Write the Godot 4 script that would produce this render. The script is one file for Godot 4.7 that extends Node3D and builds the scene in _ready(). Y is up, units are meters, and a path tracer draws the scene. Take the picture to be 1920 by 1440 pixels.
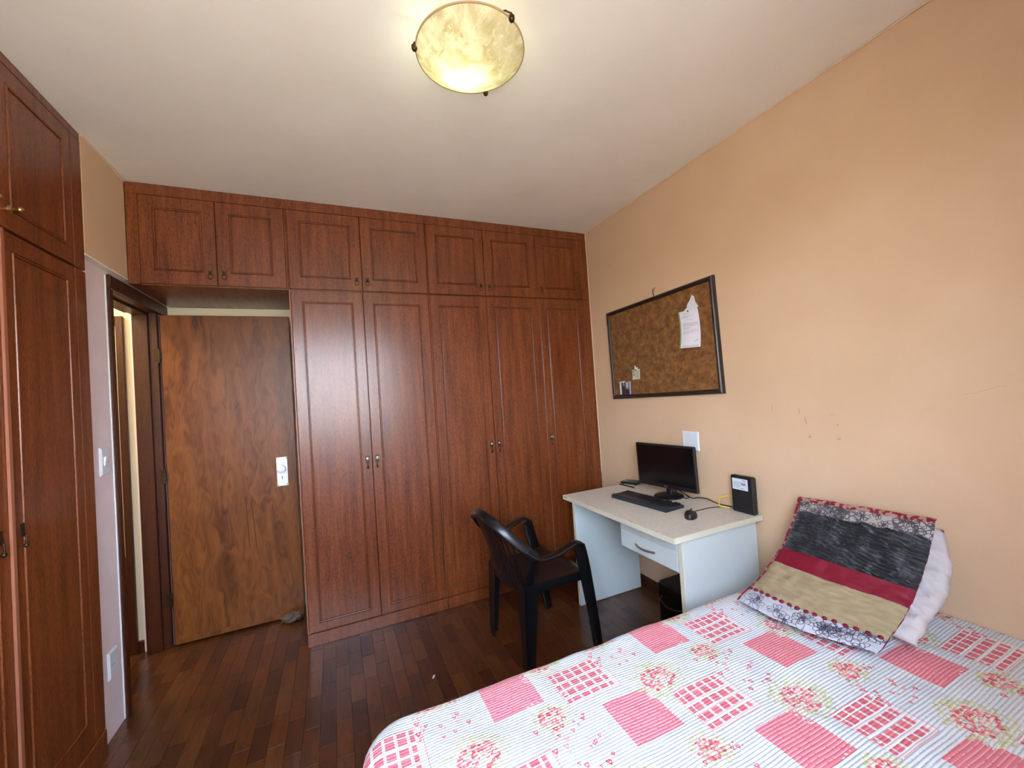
extends Node3D
# A bedroom with built-in wardrobes, a desk, a plastic chair and a bed. Units are metres, y is up.
# Right wall: plane x = 0. Front of the fitted wardrobe: plane z = 0. Floor: y = 0. Ceiling: y = CEIL.
const CEIL := 2.73
const LEFT := -2.957      # front plane of the wardrobe and bulkhead on the left side
const DOORWALL := -2.987  # face of the wall that holds the door
const DESK := 0.742
const BED := 0.54

var M := {}
var used := {}
var cache := {}

func _ready() -> void:
	var cam := Camera3D.new()
	cam.name = "camera"
	add_child(cam)
	cam.fov = 86.758
	cam.near = 0.02
	cam.position = Vector3(-1.9837, 1.4521, 2.7942)
	cam.rotation_order = EULER_ORDER_YXZ
	cam.rotation = Vector3(0.0203, -0.4151, -0.0662)
	cam.current = true
	var env := Environment.new()
	var sky := Sky.new()
	var sm := ProceduralSkyMaterial.new()
	sm.sky_top_color = Color(0.80, 0.88, 1.0)
	sm.sky_horizon_color = Color(0.93, 0.96, 1.0)
	sm.ground_horizon_color = Color(0.70, 0.70, 0.68)
	sm.ground_bottom_color = Color(0.66, 0.65, 0.62)
	sky.sky_material = sm
	env.background_mode = Environment.BG_SKY
	env.sky = sky
	env.background_energy_multiplier = 32.0
	env.tonemap_mode = Environment.TONE_MAPPER_LINEAR
	env.tonemap_exposure = 1.1
	env.sdfgi_enabled = true
	env.ssao_enabled = true
	env.ssil_enabled = true
	var we := WorldEnvironment.new()
	we.name = "environment"
	we.environment = env
	add_child(we)
	make_materials()
	build_shell()
	build_floor()
	build_hall()
	build_door()
	build_wardrobes()
	build_window()
	build_ceiling_lamp()
	build_bed()
	build_cushions()
	build_desk()
	build_computer()
	build_chair()
	build_board()
	build_small()

# ---------------------------------------------------------------- helpers
func numbered(called: String) -> String:
	var n: int = used.get(called, 0)
	used[called] = n + 1
	return called if n == 0 else "%s_%03d" % [called, n]

func thing(called: String, label: String, category: String, at := Vector3.ZERO, turn := 0.0, group := "") -> Node3D:
	var o := Node3D.new()
	o.name = numbered(called)
	add_child(o)
	o.position = at
	o.rotation.y = turn
	tag(o, label, category, group)
	return o

func tag(o: Node, label: String, category: String, group := "") -> void:
	o.set_meta("label", label)
	o.set_meta("category", category)
	if group:
		o.set_meta("group", group)

func part(called: String, mesh: Mesh, m: Material, parent: Node, at := Vector3.ZERO, rot := Vector3.ZERO) -> MeshInstance3D:
	var o := MeshInstance3D.new()
	o.name = called if parent != self else numbered(called)
	o.mesh = mesh
	o.material_override = m
	parent.add_child(o, true)
	o.position = at
	o.rotation = rot
	return o

func struct(called: String, mesh: Mesh, m: Material, label: String, category := "structure") -> MeshInstance3D:
	var o := part(called, mesh, m, self)
	o.set_meta("kind", "structure")
	tag(o, label, category)
	return o

func ms() -> SurfaceTool:
	var st := SurfaceTool.new()
	st.begin(Mesh.PRIMITIVE_TRIANGLES)
	return st

func tri(st: SurfaceTool, a: Vector3, b: Vector3, c: Vector3, n: Vector3) -> void:
	if (b - a).cross(c - a).dot(n) > 0.0:
		var t := b
		b = c
		c = t
	for p in [a, b, c]:
		st.set_normal(n)
		st.add_vertex(p)

func quad(st: SurfaceTool, a: Vector3, b: Vector3, c: Vector3, d: Vector3, n: Vector3) -> void:
	tri(st, a, b, c, n)
	tri(st, a, c, d, n)

func addbox(st: SurfaceTool, c: Vector3, size: Vector3, b := 0.0, rot := Basis.IDENTITY) -> void:
	var h := size / 2.0
	b = minf(b, minf(h.x, minf(h.y, h.z)) * 0.98)
	var at := func(axis: int, s: Array) -> Vector3:
		var p := Vector3()
		for k in 3:
			p[k] = s[k] * (h[k] if k == axis else h[k] - b)
		return c + rot * p
	for ax in 3:
		var i := (ax + 1) % 3
		var j := (ax + 2) % 3
		for s in [-1.0, 1.0]:
			var q := []
			for w in [[-1.0, -1.0], [1.0, -1.0], [1.0, 1.0], [-1.0, 1.0]]:
				var g := [0.0, 0.0, 0.0]
				g[ax] = s
				g[i] = w[0]
				g[j] = w[1]
				q.append(at.call(ax, g))
			var n := Vector3()
			n[ax] = s
			quad(st, q[0], q[1], q[2], q[3], rot * n)
		if b <= 0.0:
			continue
		for si in [-1.0, 1.0]:
			for sj in [-1.0, 1.0]:
				var lo := [0.0, 0.0, 0.0]
				lo[ax] = -1.0
				lo[i] = si
				lo[j] = sj
				var hi := lo.duplicate()
				hi[ax] = 1.0
				var n := Vector3()
				n[i] = si
				n[j] = sj
				quad(st, at.call(i, lo), at.call(i, hi), at.call(j, hi), at.call(j, lo), rot * n.normalized())
	if b > 0.0:
		for sx in [-1.0, 1.0]:
			for sy in [-1.0, 1.0]:
				for sz in [-1.0, 1.0]:
					var s := [sx, sy, sz]
					tri(st, at.call(0, s), at.call(1, s), at.call(2, s), rot * Vector3(sx, sy, sz).normalized())

func box(size: Vector3, b := 0.0) -> ArrayMesh:
	var key := "b%s%s" % [size, b]
	if not cache.has(key):
		var st := ms()
		addbox(st, Vector3.ZERO, size, b)
		cache[key] = st.commit()
	return cache[key]

func span(st: SurfaceTool, lo: Vector3, hi: Vector3, b := 0.0) -> void:
	addbox(st, (lo + hi) / 2.0, (hi - lo).abs(), b)

func spanmesh(lo: Vector3, hi: Vector3, b := 0.0) -> ArrayMesh:
	var st := ms()
	span(st, lo, hi, b)
	return st.commit()

# nested rectangles: each ring is [inset, height]; joined by faces, the last one filled when asked
func rings(st: SurfaceTool, w: float, h: float, list: Array, fill := true) -> void:
	var loop := func(r: Array) -> Array:
		var x: float = w / 2.0 - r[0]
		var y: float = h / 2.0 - r[0]
		return [Vector3(-x, -y, r[1]), Vector3(x, -y, r[1]), Vector3(x, y, r[1]), Vector3(-x, y, r[1])]
	for k in list.size() - 1:
		var a: Array = loop.call(list[k])
		var b: Array = loop.call(list[k + 1])
		for s in 4:
			var t: Vector3 = a[(s + 1) % 4] - a[s]
			var n: Vector3 = t.cross(b[s] - a[s]).normalized()
			quad(st, a[s], a[(s + 1) % 4], b[(s + 1) % 4], b[s], n)
	if fill:
		var e: Array = loop.call(list[-1])
		quad(st, e[0], e[1], e[2], e[3], Vector3.BACK)

# a closed tube with an elliptical or boxy section along points; ru, rv are numbers or arrays
func sweep(st: SurfaceTool, pts: Array, ru, rv, segs := 12, hint := Vector3.UP, boxy := 1.0) -> void:
	var n := pts.size()
	var rows := []
	var norms := []
	for k in n:
		var t: Vector3 = (pts[mini(k + 1, n - 1)] - pts[maxi(k - 1, 0)]).normalized()
		var b := t.cross(hint)
		b = t.cross(Vector3.RIGHT).normalized() if b.length() < 1e-4 else b.normalized()
		var u := b.cross(t).normalized()
		var a: float = ru[k] if ru is Array else ru
		var c: float = rv[k] if rv is Array else rv
		var row := []
		var nr := []
		for s in segs:
			var ang := TAU * s / segs
			var cx := cos(ang)
			var cy := sin(ang)
			row.append(pts[k] + b * (a * signf(cx) * pow(absf(cx), boxy)) + u * (c * signf(cy) * pow(absf(cy), boxy)))
			nr.append((b * (cx / maxf(a, 1e-4)) + u * (cy / maxf(c, 1e-4))).normalized())
		rows.append(row)
		norms.append(nr)
	for k in n - 1:
		for s in segs:
			var s2 := (s + 1) % segs
			var q := [[rows[k][s], norms[k][s]], [rows[k][s2], norms[k][s2]], [rows[k + 1][s2], norms[k + 1][s2]], [rows[k + 1][s], norms[k + 1][s]]]
			for i in ([0, 1, 2, 0, 2, 3] if (q[1][0] - q[0][0]).cross(q[2][0] - q[0][0]).dot(q[0][1] + q[2][1]) <= 0.0 else [0, 2, 1, 0, 3, 2]):
				st.set_normal(q[i][1])
				st.add_vertex(q[i][0])
	for e in [0, n - 1]:
		var dir: Vector3 = (pts[0] - pts[1]).normalized() if e == 0 else (pts[n - 1] - pts[n - 2]).normalized()
		for s in segs:
			tri(st, pts[e], rows[e][s], rows[e][(s + 1) % segs], dir)

func tubemesh(pts: Array, r, segs := 10, hint := Vector3.UP) -> ArrayMesh:
	var st := ms()
	sweep(st, pts, r, r, segs, hint)
	return st.commit()

func curve(pts: Array, per := 6) -> Array:
	var out := []
	for k in pts.size() - 1:
		var a: Vector3 = pts[maxi(k - 1, 0)]
		var d: Vector3 = pts[mini(k + 2, pts.size() - 1)]
		for i in per:
			out.append(pts[k].cubic_interpolate(pts[k + 1], a, d, float(i) / per))
	out.append(pts[-1])
	return out

# profile: Vector2(radius, height) from one end to the other
func lathe(st: SurfaceTool, prof: Array, segs := 32, at := Vector3.ZERO, turn := Basis.IDENTITY) -> void:
	var sn := []
	for k in prof.size() - 1:
		var d: Vector2 = prof[k + 1] - prof[k]
		sn.append(Vector2(d.y, -d.x).normalized())
	for k in prof.size() - 1:
		var n0: Vector2 = sn[k]
		var n1: Vector2 = sn[k]
		if k > 0 and sn[k - 1].dot(sn[k]) > 0.55:
			n0 = (sn[k - 1] + sn[k]).normalized()
		if k < sn.size() - 1 and sn[k + 1].dot(sn[k]) > 0.55:
			n1 = (sn[k + 1] + sn[k]).normalized()
		for s in segs:
			var q := []
			for w in [[prof[k], n0, s], [prof[k], n0, s + 1], [prof[k + 1], n1, s + 1], [prof[k + 1], n1, s]]:
				var a: float = TAU * w[2] / segs
				var dir := Vector3(cos(a), 0, sin(a))
				q.append([at + turn * (dir * w[0].x + Vector3.UP * w[0].y), turn * (dir * w[1].x + Vector3.UP * w[1].y)])
			for i in ([0, 1, 2, 0, 2, 3] if (q[1][0] - q[0][0] + q[2][0] - q[3][0]).cross(q[2][0] - q[0][0]).dot(q[0][1] + q[2][1]) <= 0.0 else [0, 2, 1, 0, 3, 2]):
				st.set_normal(q[i][1])
				st.add_vertex(q[i][0])

func lathemesh(prof: Array, segs := 32) -> ArrayMesh:
	var st := ms()
	lathe(st, prof, segs)
	return st.commit()

func grid(st: SurfaceTool, nu: int, nv: int, fn: Callable, uvfn: Callable, flip := false) -> void:
	var base := []
	for j in nv + 1:
		for i in nu + 1:
			base.append([fn.call(float(i) / nu, float(j) / nv), uvfn.call(float(i) / nu, float(j) / nv)])
	for j in nv:
		for i in nu:
			var a := j * (nu + 1) + i
			var q := [a, a + 1, a + nu + 2, a + nu + 1]
			for k in ([0, 2, 1, 0, 3, 2] if flip else [0, 1, 2, 0, 2, 3]):
				st.set_uv(base[q[k]][1])
				st.set_smooth_group(0)
				st.add_vertex(base[q[k]][0])

func gridmesh(nu: int, nv: int, fn: Callable, uvfn: Callable, flip := false) -> ArrayMesh:
	var st := ms()
	grid(st, nu, nv, fn, uvfn, flip)
	st.generate_normals()
	return st.commit()

# a flat outline in x, y pushed out to depth, front face at z = depth, with uv over its bounds
func prism(poly: PackedVector2Array, depth: float) -> ArrayMesh:
	var st := ms()
	var lo := poly[0]
	var hi := poly[0]
	for p in poly:
		lo = lo.min(p)
		hi = hi.max(p)
	var idx := Geometry2D.triangulate_polygon(poly)
	for side in [0.0, depth]:
		for k in range(0, idx.size(), 3):
			var v := []
			for i in 3:
				v.append(Vector3(poly[idx[k + i]].x, poly[idx[k + i]].y, side))
			var n := Vector3.BACK if side > 0.0 else Vector3.FORWARD
			if (v[1] - v[0]).cross(v[2] - v[0]).dot(n) > 0.0:
				v.reverse()
			for p in v:
				st.set_normal(n)
				st.set_uv(Vector2((p.x - lo.x) / (hi.x - lo.x), 1.0 - (p.y - lo.y) / (hi.y - lo.y)))
				st.add_vertex(p)
	var turn := 1.0 if Geometry2D.is_polygon_clockwise(poly) else -1.0
	for k in poly.size():
		var a := poly[k]
		var b := poly[(k + 1) % poly.size()]
		var n2 := Vector2(-(b - a).y, (b - a).x).normalized() * turn
		quad(st, Vector3(a.x, a.y, 0), Vector3(b.x, b.y, 0), Vector3(b.x, b.y, depth), Vector3(a.x, a.y, depth), Vector3(n2.x, n2.y, 0))
	return st.commit()

# ---------------------------------------------------------------- materials
func mat(key: String, c: Color, rough := 0.6, metal := 0.0) -> StandardMaterial3D:
	var m := StandardMaterial3D.new()
	m.resource_name = key
	m.albedo_color = c
	m.roughness = rough
	m.metallic = metal
	M[key] = m
	return m

func rgb(r: int, g: int, b: int) -> Color:
	return Color8(r, g, b)

func tri_tex(m: StandardMaterial3D, t: Texture2D, scale: Vector3) -> void:
	m.albedo_texture = t
	m.uv1_triplanar = true
	m.uv1_world_triplanar = true
	m.uv1_triplanar_sharpness = 8.0
	m.uv1_scale = scale

func noise_tex(seed_: int, freq: float, lo: Color, hi: Color, size := 512, octaves := 4, stops := []) -> NoiseTexture2D:
	var n := FastNoiseLite.new()
	n.seed = seed_
	n.frequency = freq
	n.fractal_octaves = octaves
	var t := NoiseTexture2D.new()
	t.width = size
	t.height = size
	t.seamless = true
	t.noise = n
	var g := Gradient.new()
	g.offsets = PackedFloat32Array([0.0, 1.0])
	g.colors = PackedColorArray([lo, hi])
	for s in stops:
		g.add_point(s[0], s[1])
	t.color_ramp = g
	return t

# wood with upright grain; tiles sideways. mode 0: straight red wood with pores, 1: figured veneer, 2: parquet
func wood_tex(w: int, h: int, seed_: int, dark: Color, mid: Color, light: Color, mode: int) -> ImageTexture:
	var im := Image.create(w, h, false, Image.FORMAT_RGB8)
	var a := FastNoiseLite.new()
	a.seed = seed_
	a.frequency = 1.0
	a.fractal_octaves = 3
	var b := FastNoiseLite.new()
	b.seed = seed_ + 7
	b.frequency = 1.0
	b.fractal_octaves = 1
	for y in h:
		var v := float(y) / h
		for x in w:
			var u := float(x) / w
			# a circle in noise space makes the texture tile sideways
			var k: float
			if mode == 1:
				var warp := a.get_noise_2d(u * 5.0, v * 5.0) * 0.35
				var g := a.get_noise_2d((u + warp * 0.25) * 9.0, (v + warp) * 3.2)
				var f := sin((v * 26.0 + warp * 22.0 + sin(u * 9.0 + warp * 9.0) * 1.3) * 1.7) * 0.5
				var fine := b.get_noise_2d(u * 260.0, v * 22.0)
				k = 0.52 + g * 0.30 + f * 0.09 + fine * 0.16
				k -= maxf(0.0, a.get_noise_2d(u * 3.0 + 40.0, v * 2.0) - 0.22) * 0.6
			else:
				var ca := cos(u * TAU)
				var sa := sin(u * TAU)
				var g := a.get_noise_3d(ca * 2.6, sa * 2.6, v * 3.0)
				var fine := b.get_noise_3d(ca * 26.0, sa * 26.0, v * 16.0)
				var pore := b.get_noise_3d(ca * 55.0 + 9.0, sa * 55.0, v * 110.0)
				k = 0.54 + g * 0.22 + fine * 0.13 - maxf(0.0, pore - 0.05) * 0.5
			k = clampf(k, 0.0, 1.0)
			im.set_pixel(x, y, dark.lerp(mid, k * 2.0) if k < 0.5 else mid.lerp(light, k * 2.0 - 1.0))
	return ImageTexture.create_from_image(im)

func varnish(m: StandardMaterial3D, rough: float, strength := 0.8) -> void:
	m.metallic_specular = 0.36
	m.clearcoat_enabled = true
	m.clearcoat = strength
	m.clearcoat_roughness = rough

func cork_tex() -> NoiseTexture2D:
	var t := noise_tex(41, 0.012, rgb(84, 50, 20), rgb(168, 120, 66), 1024, 8)
	t.noise.fractal_gain = 0.78
	return t

func make_materials() -> void:
	var red := wood_tex(768, 1536, 3, rgb(48, 18, 4), rgb(116, 55, 19), rgb(154, 88, 38), 0)
	var m := mat("wardrobe_wood", Color.WHITE, 0.5)
	varnish(m, 0.26)
	tri_tex(m, red, Vector3(1.0 / 0.9, 1.0 / 2.8, 1.0 / 0.9))
	m = mat("carcass_wood", Color.WHITE, 0.5)
	varnish(m, 0.26)
	tri_tex(m, red, Vector3(1.0 / 0.9, 1.0 / 2.8, 1.0 / 0.9))
	m.uv1_offset = Vector3(0.37, 0.2, 0.11)
	m = mat("wardrobe_edge", rgb(150, 92, 66), 0.4)
	var ven := wood_tex(512, 1024, 21, rgb(62, 30, 10), rgb(112, 64, 26), rgb(142, 90, 42), 1)
	m = mat("door_veneer", Color.WHITE, 0.42)
	varnish(m, 0.36, 0.3)
	m.metallic_specular = 0.3
	tri_tex(m, ven, Vector3(1.0 / 0.78, 1.0 / 2.2, 1.0 / 0.78))
	m.uv1_offset = Vector3(0.8, 0.98, 0)
	m = mat("frame_wood", rgb(150, 138, 132), 0.42)
	tri_tex(m, red, Vector3(1.0 / 0.9, 1.0 / 2.8, 1.0 / 0.9))
	var par := wood_tex(512, 512, 55, rgb(42, 24, 10), rgb(92, 56, 28), rgb(124, 82, 46), 2)
	var tones := [rgb(255, 238, 225), rgb(226, 205, 195), rgb(196, 172, 166), rgb(242, 205, 176), rgb(172, 146, 142), rgb(214, 186, 160)]
	for k in tones.size():
		m = mat("parquet_%d" % k, tones[k], 0.36)
		varnish(m, 0.15, 0.7)
		m.albedo_texture = par
		m.uv1_triplanar = true
		m.uv1_world_triplanar = true
		m.uv1_triplanar_sharpness = 8.0
		m.uv1_scale = Vector3(1.6, 1.6, 1.6)
		m.uv1_offset = Vector3(0.13 * k, 0.0, 0.29 * k)
	mat("subfloor", rgb(26, 14, 9), 0.8)
	m = mat("wall_peach", Color.WHITE, 0.85)
	tri_tex(m, noise_tex(5, 0.006, rgb(214, 180, 144), rgb(222, 190, 155), 512, 5), Vector3(0.6, 0.6, 0.6))
	m = mat("wall_pink", Color.WHITE, 0.8)
	tri_tex(m, noise_tex(8, 0.01, rgb(238, 220, 220), rgb(244, 229, 229), 512, 4), Vector3(1.2, 1.2, 1.2))
	m = mat("wall_cream", rgb(226, 214, 184), 0.85)
	m = mat("ceiling_paint", Color.WHITE, 0.9)
	tri_tex(m, noise_tex(11, 0.006, rgb(238, 234, 222), rgb(246, 242, 232), 512, 4), Vector3(0.5, 0.5, 0.5))
	mat("caulk", rgb(226, 200, 168), 0.8)
	mat("bronze", rgb(70, 56, 40), 0.38, 0.85)
	mat("brass", rgb(176, 152, 100), 0.28, 0.95)
	mat("steel", rgb(190, 190, 186), 0.3, 0.9)
	mat("aluminium", rgb(170, 172, 172), 0.4, 0.8)
	mat("switch_plastic", rgb(226, 232, 236), 0.35)
	mat("white_enamel", rgb(236, 240, 240), 0.3)
	mat("black_hole", rgb(12, 12, 12), 0.7)
	m = mat("desk_top", Color.WHITE, 0.55)
	tri_tex(m, noise_tex(31, 0.03, rgb(204, 198, 184), rgb(218, 212, 198), 512, 4), Vector3(2, 2, 2))
	mat("desk_panel", rgb(206, 214, 210), 0.5)
	mat("desk_edge", rgb(216, 212, 188), 0.5)
	mat("chip_wood", rgb(120, 96, 74), 0.9)
	mat("black_plastic", rgb(22, 23, 26), 0.38)
	mat("chair_plastic", rgb(13, 13, 15), 0.3)
	mat("screen_black", rgb(6, 6, 8), 0.22)
	mat("key_plastic", rgb(38, 42, 50), 0.5)
	mat("cable_black", rgb(18, 18, 20), 0.5)
	mat("cable_yellow", rgb(232, 196, 70), 0.5)
	m = mat("pane_glass", Color(0.95, 0.98, 0.98, 0.06), 0.02)
	m.transparency = BaseMaterial3D.TRANSPARENCY_ALPHA
	m = mat("cork", Color.WHITE, 0.95)
	tri_tex(m, cork_tex(), Vector3(1.2, 1.2, 1.2))
	mat("board_frame", rgb(44, 34, 30), 0.35)
	mat("paper", rgb(226, 224, 230), 0.8)
	mat("paper_green", rgb(120, 170, 110), 0.7)
	mat("pin_black", rgb(16, 16, 18), 0.3)
	mat("mattress_cloth", rgb(222, 220, 214), 0.9)
	m = mat("pillow_cotton", rgb(206, 198, 196), 0.9)
	m.rim_enabled = true
	m.rim = 0.2
	mat("scuff", rgb(196, 162, 128), 0.8)
	mat("crack", rgb(200, 160, 122), 0.9)

# ---------------------------------------------------------------- room
func build_shell() -> void:
	struct("ceiling", spanmesh(Vector3(-4.75, CEIL, -0.9), Vector3(0.15, CEIL + 0.12, 3.35)), M.ceiling_paint, "cream painted ceiling with a round glass lamp", "ceiling")
	var wr := struct("wall_right", spanmesh(Vector3(0, 0, -0.75), Vector3(0.15, CEIL, 3.35)), M.wall_peach, "peach painted wall behind the desk and the bed", "wall")
	struct("wall_back", spanmesh(Vector3(-3.13, 0, -0.75), Vector3(0, CEIL, -0.602)), M.wall_cream, "cream wall behind the opened door and the wardrobes", "wall")
	# marks on the wall above the bed
	for s in [[1.462, 1.289, 0.004, 0.030, 0.0], [1.59, 1.278, 0.004, 0.026, 0.0], [1.616, 1.233, 0.005, 0.034, 0.12], [1.727, 1.262, 0.022, 0.0025, 0.1], [1.745, 1.218, 0.008, 0.010, 0.3], [1.628, 1.158, 0.012, 0.010, 0.7], [1.745, 1.158, 0.014, 0.008, 0.2]]:
		part("scuff_mark", box(Vector3(s[2], s[3], 0.0006)), M.scuff, wr, Vector3(-0.0004, s[1], s[0]), Vector3(0, -PI / 2, s[4]))
	var crack := []
	for k in 9:
		crack.append(Vector3(0.0, 1.343 + 0.024 * smoothstep(0.0, 1.0, k / 8.0) + 0.001 * sin(k * 2.3), 2.138 + 0.0125 * k))
	part("hairline_crack", tubemesh(crack, 0.0007, 6), M.crack, wr)
	var st := ms()
	span(st, Vector3(-3.13, 0, 0.13), Vector3(DOORWALL, CEIL, 0.414))
	span(st, Vector3(-3.13, 2.17, -0.602), Vector3(DOORWALL, CEIL, 0.13))
	span(st, Vector3(-3.13, 0, -0.602), Vector3(DOORWALL, 2.17, -0.49))
	var wl := struct("wall_left", st.commit(), M.wall_pink, "pale pink wall with a switch beside the doorway", "wall")
	struct("wall_alcove", spanmesh(Vector3(-3.66, 0, 0.43), Vector3(-3.525, CEIL, 2.96)), M.wall_pink, "pale wall behind the wardrobes facing the peach wall", "wall")
	var bulk := part("bulkhead", spanmesh(Vector3(DOORWALL, 2.192, 0.0), Vector3(LEFT, CEIL, 0.412), 0.002), M.wall_peach, wl)
	bulk.set_meta("label", "peach painted strip of wall above the doorway")
	part("bulkhead_ledge", spanmesh(Vector3(DOORWALL, 2.186, -0.0), Vector3(LEFT + 0.002, 2.192, 0.412)), M.ceiling_paint, wl)
	# plaster edge beside the door frame
	part("corner_bead", spanmesh(Vector3(DOORWALL, 0.0, 0.165), Vector3(DOORWALL + 0.004, 2.165, 0.176), 0.002), M.white_enamel, wl)
	# paint beads where wall and ceiling meet
	st = ms()
	span(st, Vector3(-0.008, CEIL - 0.008, 0.0), Vector3(0, CEIL, 2.96), 0.003)
	span(st, Vector3(-0.006, 0.75, 0.0), Vector3(0, CEIL - 0.008, 0.007), 0.002)
	struct("trim_1", st.commit(), M.caulk, "thin cream paint bead along the peach wall edge", "trim")
	struct("trim_2", spanmesh(Vector3(DOORWALL, CEIL - 0.009, 0.0), Vector3(LEFT + 0.008, CEIL, 0.412), 0.003), M.caulk, "thin cream paint bead above the doorway bulkhead", "trim")
	struct("baseboard_right", spanmesh(Vector3(-0.016, 0, 0.0), Vector3(0, 0.075, 2.96), 0.004), M.frame_wood, "dark wooden baseboard along the peach wall", "baseboard")

func build_floor() -> void:
	struct("floor", spanmesh(Vector3(-4.75, -0.12, -0.9), Vector3(0.15, -0.008, 3.35)), M.subfloor, "dark glossy parquet floor of short wooden blocks", "floor")
	var fl := get_node("floor")
	var pw := 0.068
	var pl := 0.212
	var eye := Vector3(-1.9837, 0, 2.7942)
	var rng := RandomNumberGenerator.new()
	rng.seed = 12
	var all := []
	var col := 0
	var x := -4.7
	while x < 0.0:
		var z := -0.9 + fposmod(col * 0.106 + rng.randf_range(-0.03, 0.03), pl)
		while z < 3.3:
			var c := Vector3(x + pw / 2, 0, z + pl / 2)
			if c.z < 3.3:
				var seen := c.x > -3.02 and c.x < -0.1 and c.z > -0.62 and c.z < 1.62 and not (c.x > -2.19 and c.z < -0.04)
				all.append([c, seen, c.distance_to(eye), rng.randi() % 6, rng.randf_range(0.0, 0.0012)])
			z += pl
		x += pw
		col += 1
	var near := all.filter(func(a): return a[1])
	near.sort_custom(func(a, b): return a[2] < b[2])
	var singles := {}
	for k in mini(300, near.size()):
		singles[near[k][0]] = true
	var rest := []
	for k in 6:
		rest.append(ms())
	for a in all:
		var mat_: Material = M["parquet_%d" % a[3]]
		if singles.has(a[0]):
			part("plank", box(Vector3(pw - 0.0008, 0.012, pl - 0.0008), 0.0007), mat_, fl, a[0] + Vector3(0, -0.0062 - a[4] * 0.4, 0))
		else:
			addbox(rest[a[3]], a[0] + Vector3(0, -0.0062 - a[4] * 0.4, 0), Vector3(pw - 0.0008, 0.012, pl - 0.0008), 0.0007)
	for k in 6:
		var o := part("plank_field", rest[k].commit(), M["parquet_%d" % k], fl)
		o.set_meta("kind", "stuff")

func build_hall() -> void:
	struct("wall_hall", spanmesh(Vector3(-4.6, 0, -0.66), Vector3(-3.13, CEIL, -0.52)), M.wall_cream, "cream hallway wall seen through the doorway", "wall")
	struct("wall_hall_end", spanmesh(Vector3(-4.75, 0, -0.66), Vector3(-4.6, CEIL, 0.43)), M.wall_cream, "cream wall closing the end of the hallway", "wall")
	struct("wall_hall_side", spanmesh(Vector3(-4.6, 0, 0.39), Vector3(-3.132, CEIL, 0.413)), M.wall_cream, "cream hallway wall behind the wardrobe back", "wall")
	struct("baseboard_hall", spanmesh(Vector3(-3.17, 0, -0.519), Vector3(-3.131, 0.066, -0.503), 0.003), M.frame_wood, "dark baseboard of the hallway wall", "baseboard")
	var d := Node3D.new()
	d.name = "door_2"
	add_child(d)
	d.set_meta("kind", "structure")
	tag(d, "brown hallway door with a pale panel standing for a bright gap seen through the doorway", "door")
	part("frame", spanmesh(Vector3(-3.204, 0, -0.519), Vector3(-3.167, 2.09, -0.494), 0.003), M.frame_wood, d)
	part("frame_head", spanmesh(Vector3(-4.0, 2.03, -0.519), Vector3(-3.204, 2.09, -0.494), 0.003), M.frame_wood, d)
	part("lower_panel", spanmesh(Vector3(-3.99, 0.0, -0.519), Vector3(-3.204, 0.593, -0.508), 0.002), M.frame_wood, d)
	part("bright_gap_panel", spanmesh(Vector3(-3.99, 0.593, -0.519), Vector3(-3.204, 2.03, -0.508), 0.002), M.wall_cream, d)  # pale colour stands in for the bright gap beside the frame
	# the hallway's ceiling globe
	var t := thing("hall_globe_lamp", "white glass globe lamp on the hallway ceiling", "lamp", Vector3(-3.75, CEIL, -0.05))
	part("canopy", lathemesh([Vector2(0.0, -0.025), Vector2(0.05, -0.025), Vector2(0.06, -0.0), Vector2(0.0, 0.0)], 24), M.white_enamel, t)
	var prof := []
	for k in 17:
		prof.append(Vector2(sin(PI * k / 16.0) * 0.09, -0.115 - cos(PI * k / 16.0) * 0.09))
	var gm := mat("globe_glass", rgb(250, 244, 226), 0.4)
	gm.emission_enabled = true
	gm.emission = rgb(255, 240, 210)
	gm.emission_energy_multiplier = 2.0
	part("globe", lathemesh(prof, 24), gm, t)
	var l := OmniLight3D.new()
	l.name = "globe_light"
	t.add_child(l)
	l.position = Vector3(0, -0.115, 0)
	l.light_color = Color(1.0, 0.94, 0.82)
	l.light_energy = 1.1
	l.light_size = 0.08
	l.omni_range = 8.0
	l.omni_attenuation = 2.0
	l.shadow_enabled = true

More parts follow.
